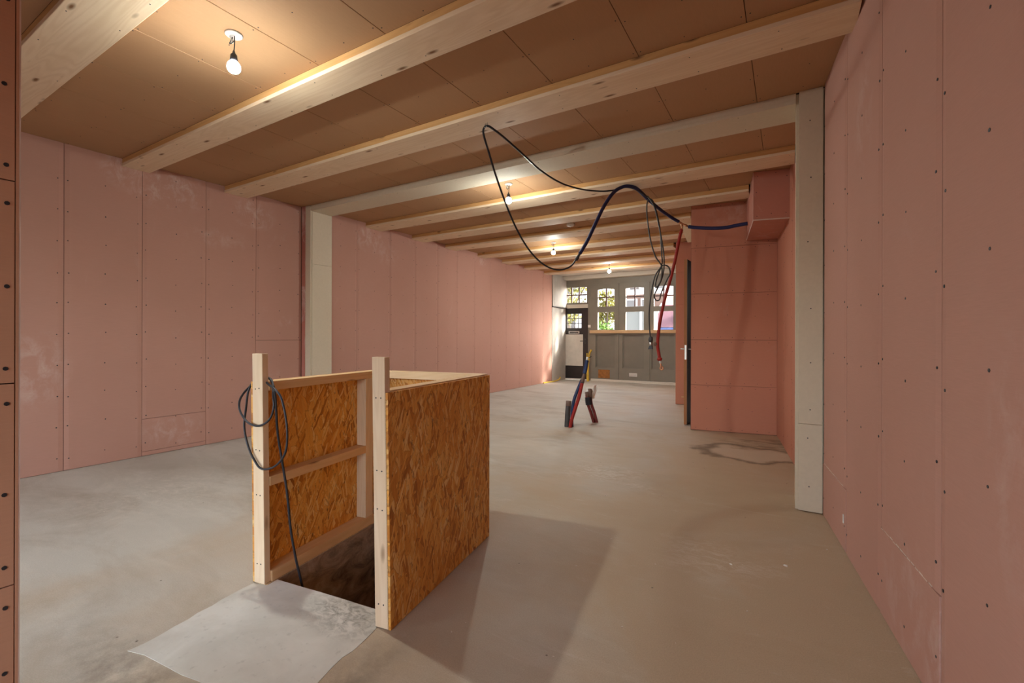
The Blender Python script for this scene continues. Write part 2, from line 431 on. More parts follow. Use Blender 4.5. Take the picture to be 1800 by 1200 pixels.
# ------------------------------------------------------------------ mesh helpers
class MB:
    """Collects shapes in world coordinates; build() links them as ONE mesh object."""
    def __init__(self):
        self.v, self.f, self.smooth = [], [], []
    def add(self, vs, fs, smooth=False):
        b = len(self.v)
        self.v += [Vector(p) for p in vs]
        for f in fs:
            self.f.append([b + i for i in f])
            self.smooth.append(smooth)
        return self
    def hexa(self, p):
        return self.add(p, [(0, 3, 2, 1), (4, 5, 6, 7), (0, 1, 5, 4), (1, 2, 6, 5), (2, 3, 7, 6), (3, 0, 4, 7)])
    def box(self, a, b, c=0.0):
        x0, y0, z0 = (min(p, q) for p, q in zip(a, b))
        x1, y1, z1 = (max(p, q) for p, q in zip(a, b))
        if not c:
            return self.hexa([(x0, y0, z0), (x1, y0, z0), (x1, y1, z0), (x0, y1, z0), (x0, y0, z1), (x1, y0, z1), (x1, y1, z1), (x0, y1, z1)])
        bm = bmesh.new()
        bmesh.ops.create_cube(bm, size=1)
        for v in bm.verts:
            v.co = Vector(((x0 + x1) / 2 + v.co.x * (x1 - x0), (y0 + y1) / 2 + v.co.y * (y1 - y0), (z0 + z1) / 2 + v.co.z * (z1 - z0)))
        bmesh.ops.bevel(bm, geom=list(bm.edges), offset=c, segments=2, profile=0.5, affect='EDGES')
        bm.verts.index_update()
        self.add([v.co.copy() for v in bm.verts], [[v.index for v in f.verts] for f in bm.faces])
        bm.free()
        return self
    def obox(self, o, u, n, w, t, h):
        """box from corner o: w along u, t along n, h up."""
        o, u, n = Vector(o), Vector(u), Vector(n)
        z = Vector((0, 0, h))
        base = [o, o + u * w, o + u * w + n * t, o + n * t]
        if u.cross(n).z < 0:
            base = base[::-1]
        return self.hexa(base + [p + z for p in base])
    def tube(self, pts, r, seg=8, cap=True, res=6):
        pts = [Vector(p) for p in pts]
        if len(pts) > 2 and res > 1:
            out = []
            for i in range(len(pts) - 1):
                p0, p1, p2, p3 = pts[max(i - 1, 0)], pts[i], pts[i + 1], pts[min(i + 2, len(pts) - 1)]
                for k_ in range(res):
                    t = k_ / res
                    out.append(0.5 * ((2 * p1) + (p2 - p0) * t + (2 * p0 - 5 * p1 + 4 * p2 - p3) * t * t + (3 * p1 - p0 - 3 * p2 + p3) * t ** 3))
            pts = out + [pts[-1]]
        rs = r if isinstance(r, (list, tuple)) else [r] * len(pts)
        if len(rs) != len(pts):
            rs = [rs[min(int(i / max(1, len(pts) - 1) * (len(rs) - 1) + 0.5), len(rs) - 1)] for i in range(len(pts))]
        t0 = (pts[1] - pts[0]).normalized()
        up = Vector((0, 0, 1)) if abs(t0.z) < 0.9 else Vector((1, 0, 0))
        x = t0.cross(up).normalized()
        vs, fs = [], []
        for i, p in enumerate(pts):
            t = (pts[min(i + 1, len(pts) - 1)] - pts[max(i - 1, 0)]).normalized()
            x = (x - t * x.dot(t)).normalized()
            y = t.cross(x)
            for j in range(seg):
                a = 2 * PI * j / seg
                vs.append(p + (x * math.cos(a) + y * math.sin(a)) * rs[i])
        for i in range(len(pts) - 1):
            for j in range(seg):
                fs.append((i * seg + j, i * seg + (j + 1) % seg, (i + 1) * seg + (j + 1) % seg, (i + 1) * seg + j))
        if cap:
            fs.append(tuple(range(seg))[::-1])
            fs.append(tuple((len(pts) - 1) * seg + j for j in range(seg)))
        return self.add(vs, fs, True)
    def lathe(self, prof, ctr, seg=16, axis=Vector((0, 0, 1))):
        ctr = Vector(ctr)
        q = Vector((0, 0, 1)).rotation_difference(Vector(axis))
        vs, fs = [], []
        for r, z in prof:
            for j in range(seg):
                a = 2 * PI * j / seg
                vs.append(ctr + q @ Vector((r * math.cos(a), r * math.sin(a), z)))
        for i in range(len(prof) - 1):
            for j in range(seg):
                fs.append((i * seg + j, i * seg + (j + 1) % seg, (i + 1) * seg + (j + 1) % seg, (i + 1) * seg + j))
        fs.append(tuple(range(seg))[::-1])
        fs.append(tuple((len(prof) - 1) * seg + j for j in range(seg)))
        return self.add(vs, fs, True)
    def prism(self, pts, vec):
        """polygon extruded along vec."""
        n = len(pts)
        vec = Vector(vec)
        pts = [Vector(p) for p in pts]
        vs = pts + [p + vec for p in pts]
        fs = [tuple(range(n))[::-1], tuple(n + i for i in range(n))] + [(i, (i + 1) % n, n + (i + 1) % n, n + i) for i in range(n)]
        return self.add(vs, fs)
    def disc(self, p, n, r, seg=6, t=0.0012):
        p, n = Vector(p), Vector(n).normalized()
        a = Vector((0, 0, 1)) if abs(n.z) < 0.9 else Vector((1, 0, 0))
        x = n.cross(a).normalized()
        y = n.cross(x)
        vs = []
        for d in (-t, t):
            for j in range(seg):
                an = 2 * PI * j / seg
                vs.append(p + n * d + (x * math.cos(an) + y * math.sin(an)) * r)
        fs = [tuple(seg + j for j in range(seg))] + [(j, (j + 1) % seg, seg + (j + 1) % seg, seg + j) for j in range(seg)]
        return self.add(vs, fs)
    def build(self, name, mat, parent=None, fn=None):
        me = bpy.data.meshes.new(name)
        vs = self.v if fn is None else [fn(p) for p in self.v]
        if parent is not None:
            inv = parent.matrix_world.inverted() if parent.parent is None else (parent.parent.matrix_world @ parent.matrix_basis).inverted()
            vs = [inv @ p for p in vs]
        me.from_pydata([tuple(p) for p in vs], [], self.f)
        me.polygons.foreach_set('use_smooth', self.smooth)
        bm = bmesh.new()
        bm.from_mesh(me)
        bmesh.ops.recalc_face_normals(bm, faces=bm.faces)
        bm.to_mesh(me)
        bm.free()
        me.materials.append(mat)
        o = bpy.data.objects.new(name, me)
        COL.objects.link(o)
        o.parent = parent
        return o

def tag(o, label=None, cat=None, group=None, kind=None):
    if label: o['label'] = label
    if cat: o['category'] = cat
    if group: o['group'] = group
    if kind: o['kind'] = kind
    return o
def empty(name, loc=(0, 0, 0), rz=0.0, kind=None):
    o = bpy.data.objects.new(name, None)
    COL.objects.link(o)
    o.empty_display_size = 0.1
    o.matrix_world = Matrix.Translation(loc) @ Matrix.Rotation(rz, 4, 'Z')
    o.location = loc
    o.rotation_euler = (0, 0, rz)
    if kind: o['kind'] = kind
    return o
def copy_tree(o, parent=None):
    c = o.copy()
    COL.objects.link(c)
    c.parent = parent
    for ch in list(o.children):
        copy_tree(ch, c)
    return c
def structure(o):
    o['kind'] = 'structure'
    return o

# boards: shared meshes, local axes u (width), z (height), n (face outward); face at n = 0, body behind
_cache = {}
def board_mesh(w, h, t, taper, mat):
    key = (round(w, 3), round(h, 3), t, taper, mat.name)
    if key in _cache: return _cache[key]
    g = 0.0019
    if taper:
        prof = [(g, -t), (g, -0.0042), (0.008, -0.0036), (0.036, 0), (w - 0.036, 0), (w - 0.008, -0.0036), (w - g, -0.0042), (w - g, -t)]
    else:
        prof = [(g, -t), (g, -0.001), (g + 0.001, 0), (w - g - 0.001, 0), (w - g, -0.001), (w - g, -t)]
    n = len(prof)
    vs = [(u, d, g) for u, d in prof] + [(u, d, h - g) for u, d in prof]
    fs = [tuple(range(n)), tuple(range(n, 2 * n))[::-1]] + [(i, n + i, n + (i + 1) % n, (i + 1) % n) for i in range(n)]
    me = bpy.data.meshes.new('board')
    me.from_pydata(vs, [], fs)
    bm = bmesh.new(); bm.from_mesh(me); bmesh.ops.recalc_face_normals(bm, faces=bm.faces); bm.to_mesh(me); bm.free()
    me.materials.append(mat)
    _cache[key] = me
    return me
def board(name, parent, o, u, n, v, w, h, mat, t=0.0125, taper=True):
    ob = bpy.data.objects.new(name, board_mesh(w, h, t, taper, mat))
    COL.objects.link(ob)
    ob.parent = parent
    u, n, v = Vector(u), Vector(n), Vector(v)
    mw = Matrix(((u.x, n.x, v.x, o[0]), (u.y, n.y, v.y, o[1]), (u.z, n.z, v.z, o[2]), (0, 0, 0, 1)))
    ob.matrix_basis = mw
    return ob
Z = Vector((0, 0, 1))
def screw_rows(mb, o, u, n, cols, z0, z1, step, r=0.0042, jit=0.012):
    """columns of screw heads on a wall: cols are distances along u"""
    o, u, n = Vector(o), Vector(u), Vector(n)
    for cpos in cols:
        z = z0 + random.uniform(0, 0.08)
        while z < z1:
            mb.disc(o + u * (cpos + random.uniform(-jit, jit) * 0.5) + Z * (z + random.uniform(-jit, jit)), n, r * random.uniform(0.85, 1.15))
            z += step

# ================================================================== SETTING
# enclosure frame (used for the hole in the floor too)
EA = math.atan2(0.1635, 0.9865)
E1 = Vector((math.cos(EA), math.sin(EA), 0))
E2 = Vector((-math.sin(EA), math.cos(EA), 0))
def EL(a, b, z=0.0): return E1 * a + E2 * b + Z * z

# ---- floor with the stair opening
hole = [EL(-1.95, 1.715), EL(-1.70, 1.708), EL(-1.50, 1.700), EL(-1.245, 1.690), EL(-1.245, 2.50), EL(-1.95, 2.50)]
hole = [p + Vector((random.uniform(-.004, .004), random.uniform(-.006, .006), 0)) if i in (1, 2) else p for i, p in enumerate(hole)]
bm = bmesh.new()
outer = [(-5.75, -2.75, 0), (1.2, -2.75, 0), (1.2, 12.6, 0), (-5.75, 12.6, 0)]
def loop(pts):
    vs = [bm.verts.new(p) for p in pts]
    return [bm.edges.new((vs[i], vs[(i + 1) % len(vs)])) for i in range(len(vs))]
eds = loop(outer) + loop(hole)
bmesh.ops.triangle_fill(bm, edges=eds, use_beauty=True)
bmesh.ops.recalc_face_normals(bm, faces=bm.faces)
ext = bmesh.ops.extrude_face_region(bm, geom=list(bm.faces))
for g in ext['geom']:
    if isinstance(g, bmesh.types.BMVert): g.co.z -= 0.03
bmesh.ops.recalc_face_normals(bm, faces=bm.faces)
me = bpy.data.meshes.new('floor')
bm.to_mesh(me); bm.free()
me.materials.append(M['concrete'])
floor = structure(bpy.data.objects.new('floor', me))
COL.objects.link(floor)
# pit below
pm = MB()
hp = [EL(-1.9485, 1.716), EL(-1.2465, 1.693), EL(-1.2465, 2.499), EL(-1.9485, 2.499)]
for i in range(4):
    a, b = hp[i], hp[(i + 1) % 4]
    d = (b - a).normalized()
    nrm = Vector((d.y, -d.x, 0))
    pm.hexa([a + Z * -2.2, b + Z * -2.2, b + nrm * .1 + Z * -2.2, a + nrm * .1 + Z * -2.2, a + Z * -.002, b + Z * -.002, b + nrm * .1 + Z * -.031, a + nrm * .1 + Z * -.031])
pm.hexa([p + Z * -2.3 for p in hp] + [p + Z * -2.2 for p in hp])
tag(pm.build('pit_wall', M['soil'], floor), 'dark earth walls of the open stair pit')
# pale screed patch in front of the opening, ragged towards the pit
pa = [(-2.266, 1.29), (-2.19, 0.765), (-1.40, 0.885), (-1.476, 1.352)]
pts = []
for i in range(4):
    a, b = Vector(pa[i]), Vector(pa[(i + 1) % 4])
    for j in range(10):
        p = a.lerp(b, j / 10)
        pts.append((p.x + random.uniform(-.008, .008), p.y + random.uniform(-.008, .008), 0.0))
front = [EL(-1.245, 1.60), EL(-1.245, 1.688), EL(-1.40, 1.692), EL(-1.52, 1.699), EL(-1.66, 1.704), EL(-1.78, 1.706), EL(-1.945, 1.712), EL(-1.945, 1.66), EL(-2.0, 1.645)]
pts = pts[:31] + [tuple(p) for p in front]
tag(MB().prism(pts, (0, 0, 0.002)).build('screed_patch', M['screed'], floor), 'pale smooth screed patch in front of the stair opening')

# ---- ceiling: slab with boards between the beams
ceil = structure(MB().box((-5.75, -2.75, H + 0.012), (1.2, 12.6, H + 0.16)).build('ceiling', M['gap']))
BEAMS = [(0.805, 1.075), (1.883, 2.115), (2.8425, 3.111), (3.848, 4.174), (4.862, 5.18), (5.87, 6.17), (6.77, 7.09), (7.82, 8.10), (8.78, 9.08), (9.80, 10.06), (10.86, 11.14)]
bays = []
prev = -2.7
for a, b in BEAMS:
    bays.append((prev, a)); prev = b
bays.append((prev, 12.0))
cs = MB()
for bi, (ya, yb) in enumerate(bays):
    for kx in range(-9, 2):
        x0 = -0.199 + 0.5985 * kx
        x1 = x0 + 0.5985
        if kx == -9: x0 = XL - 0.012
        xa, xb = max(x0, XL - 0.012), min(x1, max(rxa(ya), rxa(yb)))
        if xb - xa < 0.03: continue
        mt = M['ceiling_pale'] if bi == len(bays) - 1 else M['ceiling']
        # local: u = -x so the face normal points down (u x v = n handled by recalculated normals)
        board('ceiling_board', ceil, (xa, ya - .0065, H), (1, 0, 0), (0, 0, -1), (0, 1, 0), xb - xa, yb - ya + .013, mt, 0.0118, False)
        if 0 <= bi <= 8:
            for yy in (ya + 0.05, (ya + yb) / 2, yb - 0.05):
                for dx in (-0.022, 0.022):
                    if xa == x0: cs.disc((x0 + dx, yy + random.uniform(-.02, .02), H - 0.0005), (0, 0, -1), 0.0038)
                cs.disc((x0 + 0.3 + random.uniform(-.03, .03), yy + random.uniform(-.03, .03), H - 0.0005), (0, 0, -1), 0.0035)
tag(cs.build('ceiling_screws', M['screw'], ceil), kind='stuff')

# ---- left wall
wl = structure(MB().box((-5.78, -2.75, 0), (XL - 0.0125, 3.90, H)).box((-5.78, 3.90, 0), (XL2 - 0.0125, 12.4, H)).build('wall_left', M['gap']))
seams = [-2.13, -1.53, -0.93, -0.33, 0.27, 0.867, 1.467, 2.056, 2.651, 3.219, 3.832]
sl = MB()
U, N_ = (0, 1, 0), (1, 0, 0)
for a, b in zip(seams, seams[1:]):
    if abs(a - 2.056) < .01:
        board('plasterboard', wl, (XL, a, 0.379), U, N_, Z, b - a, H - 0.379, M['pink_left'])
        board('plasterboard', wl, (XL, a, 0.046), U, N_, Z, b - a, 0.333, M['pink_left'], taper=False)
        board('plasterboard', wl, (XL - .001, a, 0.002), U, N_, Z, b - a, 0.044, M['pink_left'], taper=False)
    elif abs(a - 3.219) < .01:
        board('plasterboard', wl, (XL, a, 1.178), U, N_, Z, b - a, H - 1.178, M['pink_left'])
        board('plasterboard', wl, (XL, a, 0.002), U, N_, Z, b - a, 1.176, M['pink_left'])
    else:
        board('plasterboard', wl, (XL, a, 0.002), U, N_, Z, b - a, H - 0.002, M['pink_left'])
    if a > 0:
        screw_rows(sl, (XL, 0, 0), U, N_, [a + 0.03, (a + b) / 2, b - 0.045], 0.08, 2.9, 0.28, r=0.0056)
seams2 = [4.10, 4.708, 5.374, 5.957, 6.558, 7.134, 7.721, 8.332, 8.965, 9.561, 10.187, 10.811, 11.36]
for a, b in zip(seams2, seams2[1:]):
    board('plasterboard', wl, (XL2, a, 0.002), U, N_, Z, b - a, H - 0.002, M['pink_left'])
    screw_rows(sl, (XL2, 0, 0), U, N_, [a + 0.03, (a + b) / 2, b - 0.03], 0.08, 2.9, 0.3, r=0.005)
tag(sl.build('wall_screws', M['screw'], wl), kind='stuff')
# raw edge strip beside the portal, chalky boxing beside the street door
MB().box((XL, 3.836, 0), (XL + 0.075, 3.90, H)).build('raw_board_edge', M['pink_raw'], wl)
g1 = MB().box((XL2, 11.36, 0.0), (XL2 + 0.004, 12.25, 2.055)).build('grey_lower_board', M['grey_white'], wl)
g2 = MB().box((XL2, 11.36, 2.075), (XL2 + 0.03, 12.25, H)).box((XL2 + .028, 11.46, 2.09), (XL2 + .036, 12.16, 2.9)).build('grey_upper_board', M['grey_white'], wl)
MB().box((XL2, 11.34, 2.055), (XL2 + 0.05, 12.25, 2.075)).build('dark_ledge', M['lead'], wl)

# ---- right wall (runs at a slight angle)
p0, p1 = Vector((rxa(-2.75), -2.75, 0)), Vector((rxa(12.5), 12.5, 0))
wr = structure(MB().obox(p0 - RN * 0.0125, RU, -RN, (p1 - p0).length, 0.15, H).build('wall_right', M['gap']))
sr = MB()
rs = [-2.2, -1.6, -1.0, -0.4, 0.2, 0.80, 1.40, 2.002, 2.606, 3.219, 3.836]
kL = math.sqrt(1 + RB * RB)
for a, b in zip(rs, rs[1:]):
    o = (rxa(a), a, 0.002)
    if abs(a - 2.002) < .01:
        board('plasterboard', wr, (rxa(a), a, 0.383), RU, RN, Z, (b - a) * kL, H - 0.383, M['pink_right'])
        board('plasterboard', wr, (rxa(a), a, 0.002), RU, RN, Z, (b - a) * kL, 0.381, M['pink_right'], taper=False)
    elif abs(a - 3.219) < .01:
        board('plasterboard', wr, (rxa(a), a, 0.362), RU, RN, Z, (b - a) * kL, H - 0.362, M['pink_right'])
        board('plasterboard', wr, (rxa(a), a, 0.002), RU, RN, Z, (b - a) * kL, 0.360, M['pink_right'], taper=False)
    else:
        board('plasterboard', wr, o, RU, RN, Z, (b - a) * kL, H - 0.002, M['pink_right'])
    if a > 1.0:
        screw_rows(sr, (rxa(a), a, 0), RU, RN, [0.03, 0.31, (b - a) * kL - 0.03], 0.1, 2.9, 0.32, r=0.0052)
for a, b in zip([4.10, 4.72, 5.34, 5.96], [4.72, 5.34, 5.96, 6.70]):
    board('plasterboard', wr, (rxa(a), a, 0.002), RU, RN, Z, (b - a) * kL, H - 0.002, M['pink_partition'])
    screw_rows(sr, (rxa(a), a, 0), RU, RN, [0.03, (b - a) / 2, (b - a) * kL - 0.03], 0.1, 2.9, 0.32)
tag(sr.build('wall_screws', M['screw'], wr), kind='stuff')
for ya, yb, zc, hh_ in ((2.06, 2.60, 0.3815, 0.0055), (3.27, 3.80, 0.3605, 0.005)):
    sm_ = MB()
    n_ = 14
    for i in range(n_):
        a_, b_ = ya + (yb - ya) * i / n_, ya + (yb - ya) * (i + 1) / n_
        h0 = hh_ * random.uniform(0.3, 1.1)
        sm_.obox(Vector((rxa(a_), a_, zc + random.uniform(0, .003))) , RU, RN, (b_ - a_) * kL * random.uniform(.7, 1), 0.0006, h0)
    tag(sm_.build('chalk_scrape', M['paper_edge'], wr), 'pale scraped cut line in the pink board', kind='stuff')
c0 = Vector((rxa(3.255), 3.255, 0.155))
MB().obox(c0, RU, RN, 0.012, 0.004, 0.05).build('cable_box', M['white_plastic'], wr)

# ---- unseen back wall behind the camera, window openings added and sized to let in daylight
wb = MB()
wb.box((-5.75, -2.75, 0), (-5.4, -2.6, H)).box((-2.2, -2.75, 0), (-1.6, -2.6, H)).box((0.5, -2.75, 0), (1.2, -2.6, H))
wb.box((-5.4, -2.75, 2.45), (-2.2, -2.6, H)).box((-1.6, -2.75, 2.3), (0.5, -2.6, H)).box((-5.4, -2.75, 0), (-2.2, -2.6, 0.35)).box((-1.6, -2.75, 0), (0.5, -2.6, 0.6))
structure(wb.build('wall_back', M['pink_right']))

# ---- near partition on the left edge of the view
NXp, NYe = -1.975, 0.419
wn_ = structure(MB().box((NXp - 0.10, -2.6, 0), (NXp - 0.0125, NYe - 0.001, H)).build('wall_near', M['gap']))
ns = MB()
zs = [0.002, 0.484, 1.083, 1.684, 2.283, H]
for z0, z1 in zip(zs, zs[1:]):
    board('plasterboard', wn_, (NXp, -2.6, z0), (0, 1, 0), (1, 0, 0), Z, 2.6 + NYe - 0.0102, z1 - z0, M['brown_board'], taper=False)
    for yy in (NYe - 0.031, NYe - 0.6, NYe - 1.2):
        for zz in (z0 + 0.05, (z0 + z1) / 2 - .02, z1 - 0.06):
            ns.disc((NXp + .0005, yy + random.uniform(-.004, .004), zz + random.uniform(-.012, .012)), (1, 0, 0), 0.0062, 8)
tag(ns.build('wall_screws', M['screw'], wn_), kind='stuff')
tag(MB().box((NXp - 0.0125, NYe - 0.010, 0), (NXp + 0.0015, NYe - 0.004, H)).build('corner_bead', M['brown_board'], wn_))
MB().box((NXp - 0.0125, NYe - 0.004, 0), (NXp + 0.001, NYe, H)).build('paper_corner', M['paper_edge'], wn_)

# ---- toilet partition on the right with its side wall and door, and the meter box behind it
PC = Vector((-1.103, 6.446, 0))
PW = 1.0035
wp = structure(MB().obox(PC - PN * 0.0125, PD, -PN, PW, 0.08, H).build('wall_partition', M['gap']))
SD = Vector((RB, 1, 0)).normalized()
SN = Vector((-1, RB, 0)).normalized()
spm = MB()
spm.obox(PC - PN * 0.094, SD, -SN, 0.13, 0.08, H)
spm.obox(PC + SD * 0.23 + Z * 2.34, SD, -SN, 0.90, 0.08, H - 2.34)
spm.obox(PC + SD * 1.13, SD, -SN, 1.17, 0.08, H)
spm.build('side_wall', M['pink_partition'], wp)
zs = [0.004, 0.6, 1.195, 1.80, 2.405, H]
pscr = MB()
for z0, z1 in zip(zs, zs[1:]):
    board('plasterboard', wp, PC + Z * z0, PD, PN, Z, PW, z1 - z0, M['pink_partition'], taper=False)
    for zz in (z0 + 0.03, z1 - 0.03):
        for i in range(7):
            pscr.disc(PC + PD * (0.05 + i * 0.145 + random.uniform(-.02, .02)) + Z * (zz + random.uniform(-.008, .008)), PN, 0.0045)
    for i in range(3):
        pscr.disc(PC + PD * (0.2 + i * 0.27 + random.uniform(-.03, .03)) + Z * ((z0 + z1) / 2 + random.uniform(-.03, .03)), PN, 0.0045)
tag(pscr.build('wall_screws', M['screw'], wp), kind='stuff')
QC = Vector((-1.765, 8.77, 0))
wm = structure(MB().obox(QC - PN * 0.0125, PD, -PN, 0.46, 0.08, H).obox(QC - PN * 0.093 , SD, -SN, 3.42, 0.08, H).build('wall_box', M['pink_partition']))
for z0, z1 in zip([0.004, 0.62, 1.22, 1.82, 2.42], [0.62, 1.22, 1.82, 2.42, H]):
    board('plasterboard', wm, QC + Z * z0, PD, PN, Z, 0.46, z1 - z0, M['pink_partition'], taper=False)
MB().obox(QC + PD * 0.1 + PN * 0.002 + Z * 0.13, PD, PN, 0.07, 0.012, 0.02).build('wood_offcut', M['sill_wood'], wm)

# door_1: the toilet door, ajar along the side wall
d1 = empty('door_1', (-1.2415, 6.727, 0), 0.0, 'structure')
DU = (Vector((-1.205, 7.56, 0)) - Vector((-1.2415, 6.727, 0))).normalized()
DN = Vector((DU.y, -DU.x, 0))
do = Vector((-1.2415, 6.727, 0.012))
tag(MB().obox(do, DU, DN, 0.83, 0.003, 2.30).obox(do + DN * 0.003, DU, DN, 0.83, 0.036, 2.30).build('door_leaf', M['door_wood'], d1))
MB().obox(do + DN * 0.0392, DU, DN, 0.83, 0.004, 2.30).build('door_shade_face', M['black_paint'], d1)  # black sheet painting in the shade on the side facing the partition
lk = MB().obox(do + DN * 0.010 - DU * 0.002 + Z * 0.905, DU, DN, 0.003, 0.022, 0.20).build('lock_plate', M['metal'], d1)
hd = MB()
for sgn, off in ((-1, 0.0), (1, 0.043)):
    c_ = do + DU * 0.06 + DN * off + Z * 1.05
    hd.tube([c_, c_ + DN * sgn * 0.05, c_ + DN * sgn * 0.055 + DU * 0.03, c_ + DN * sgn * 0.055 + DU * 0.11], 0.009, 8)
hd.build('handle', M['metal'], d1)

# ---- cream portal: two columns and the beam between them
MB_pl = MB().box((XL - 0.01, 3.848, 0), (-5.445, 4.176, H - 0.001))
pl = structure(MB_pl.build('column_left', M['gypsum']))
for z0, z1 in ((0.02, 0.7), (0.704, 2.19), (2.194, 2.893)):
    MB().box((-5.445, 3.866, z0), (-5.437, 4.172, z1)).build('gypsum_board', M['gypsum'], pl)
MB().box((XL + .076, 3.840, 0.0), (-5.441, 3.8475, H - .002)).build('gypsum_board', M['gypsum'], pl)
pr = structure(MB().box((0.048, 3.872, 0.0), (rxa(4.17) + 0.05, 4.176, H - 0.001)).build('column_right', M['gypsum']))
for z0, z1 in ((0.006, 0.617), (0.620, 2.968)):
    MB().box((0.066, 3.835, z0), (rxa(3.85) - 0.002, 3.8715, z1)).build('gypsum_board', M['gypsum'], pr)
csr = MB()
for zz in (0.18, 0.52, 0.72, 1.05, 1.43, 1.9, 2.35, 2.75):
    csr.disc((0.13 + random.uniform(-.01, .01), 3.8345, zz), (0, -1, 0), 0.0045)
tag(csr.build('column_screws', M['screw'], pr), kind='stuff')

# ================================================================== CEILING BEAMS
def beam(i, y0, y1, x0, x1, label, white=False):
    r = empty('ceiling_beam', ((x0 + x1) / 2, (y0 + y1) / 2, ZB))
    tag(r, label, 'beam', 'beams under the ceiling')
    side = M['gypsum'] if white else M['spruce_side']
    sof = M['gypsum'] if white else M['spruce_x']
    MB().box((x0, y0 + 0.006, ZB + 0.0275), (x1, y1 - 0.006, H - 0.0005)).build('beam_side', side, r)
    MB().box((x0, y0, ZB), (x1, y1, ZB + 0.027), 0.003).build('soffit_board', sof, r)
    sc = MB()
    x = x0 + 0.2
    while x < x1:
        for yy in (y0 + 0.04, y1 - 0.04):
            if random.random() < 0.8:
                sc.disc((x + random.uniform(-.05, .05), yy + random.uniform(-.01, .01), ZB - 0.0002), (0, 0, -1), 0.0036)
        x += 0.45
    tag(sc.build('beam_screws', M['screw'], r), kind='stuff')
    return r
ends = [rxa(0.94), rxa(2.0), rxa(2.98), 0.047, rxa(5.18) - .002, -0.385, -1.165, -1.285, -1.81, -1.93, -2.05]
names = [
    'pale spruce beam at the upper edge, nearest, crossing above the left partition',
    'pale spruce beam with orange sides just beyond the first bulb, second from the camera',
    'spruce beam third from the camera with a black cable hung from its underside',
    'cream boarded beam spanning the two cream columns',
    'spruce beam just behind the cream beam, running into the pink right wall',
    'spruce beam sixth from the camera, ending at the pink duct box',
    'spruce beam just behind the white smoke detector',
    'spruce beam directly behind the third hanging bulb',
    'spruce beam second behind the third hanging bulb',
    'spruce beam just in front of the farthest hanging bulb',
    'farthest spruce beam, just behind the farthest hanging bulb']
for i, ((y0, y1), xe, lb) in enumerate(zip(BEAMS, ends, names)):
    beam(i, y0, y1, XL if i < 3 else (-5.445 if i == 3 else XL2), xe, lb, i == 3)
# gusset hung under a beam beside the partition
gs = MB().prism([(-1.396, 7.092, 2.955), (-1.17, 7.092, 2.955), (-1.205, 7.092, 2.62), (-1.262, 7.092, 2.62)], (0, 0.018, 0)).build('plywood_gusset', M['ply'])
tag(gs, 'pale triangular plywood offcut fixed on a beam above the ajar toilet door', 'gusset')

# ================================================================== DUCT BOX
db = empty('duct_box', (-0.2, 6.0, 2.455))
tag(db, 'pink plasterboard duct box hung under the ceiling at the right wall', 'duct box')
a0, a1 = Vector((-0.313, 5.450, 0)), Vector((rxa(5.52), 5.525, 0))
b0, b1 = Vector((-0.452, 6.535, 0)), Vector((rxa(6.575), 6.582, 0))
def slab(q, z0, z1): return MB().hexa([Vector(p) + Z * z0 for p in q] + [Vector(p) + Z * z1 for p in q])
dn = (a1 - a0).normalized()
fb = Vector((-dn.y, dn.x, 0)) * 0.0125
slab([a0, a1, a1 + fb, a0 + fb], 2.468, H - 0.002).build('front_board', M['pink_duct'], db)
ls = (b0 - a0).normalized()
ln = Vector((ls.y, -ls.x, 0)) * 0.0125
slab([a0 + fb, a0 + fb + ln, b0 + ln, b0], 2.468, H - 0.002).build('side_board', M['pink_duct'], db)
slab([a0 + fb * .3, a1 + fb * .3, b1, b0], 2.457, 2.4675).build('bottom_board', M['pink_duct'], db)
slab([a0, a1, a1 + fb * .28, a0 + fb * .28], 2.455, 2.4678).build('paper_edge', M['paper_edge'], db)
lo = -Vector((ls.y, -ls.x, 0)) * 0.0015
slab([a0 + lo, a0, b0, b0 + lo], 2.455, 2.474).build('paper_edge', M['paper_edge'], db)
slab([a0 + lo, a0 + fb * .5, a0 + fb * .5 + lo, a0 + lo * 2], 2.47, H - 0.006).build('paper_edge', M['paper_edge'], db)
ds = MB()
for t_, z_ in ((.12, 2.92), (.62, 2.94), (.08, 2.75), (.1, 2.5), (.5, 2.52), (.9, 2.52), (.92, 2.9)):
    ds.disc(a0.lerp(a1, t_) + Z * z_ - fb * 0.02, -fb, 0.0045)
tag(ds.build('box_screws', M['screw'], db), kind='stuff')

# ================================================================== STREET FRONT
def P3(x, z, y=FY): return Vector((x, y, z))
def grid_frame(mb, x0, x1, z0, z1, holes, y0, y1):
    """solid panel x0..x1, z0..z1 with rectangular holes (x0,x1,z0,z1) cut out, thickness y0..y1"""
    xs = sorted({x0, x1, *[h[0] for h in holes], *[h[1] for h in holes]})
    zs_ = sorted({z0, z1, *[h[2] for h in holes], *[h[3] for h in holes]})
    for xa, xb in zip(xs, xs[1:]):
        run = None
        for za, zb in zip(zs_, zs_[1:]):
            cx, cz = (xa + xb) / 2, (za + zb) / 2
            inside = any(h[0] < cx < h[1] and h[2] < cz < h[3] for h in holes)
            if inside:
                if run: mb.box((xa, y0, run[0]), (xb, y1, run[1]))
                run = None
            else:
                run = (run[0], zb) if run else (za, zb)
        if run: mb.box((xa, y0, run[0]), (xb, y1, run[1]))
    return mb
front = MB()
front.box((-5.75, FY + 0.02, 2.745), (-1.6, FY + 0.22, H + .01))          # header
front.box((-4.852, FY, 0), (-4.762, FY + 0.12, 2.745))                    # post beside the door
front.box((-5.75, FY - 0.0, 0), (-5.662, FY + 0.12, 2.745))               # post at the left wall
wf = structure(front.build('wall_front', M['grey_paint']))
MB().box((XL2, FY - 0.22, 2.86), (-1.93, FY + 0.02, H - 0.0005)).build('lintel', M['ceiling_pale'], wf)
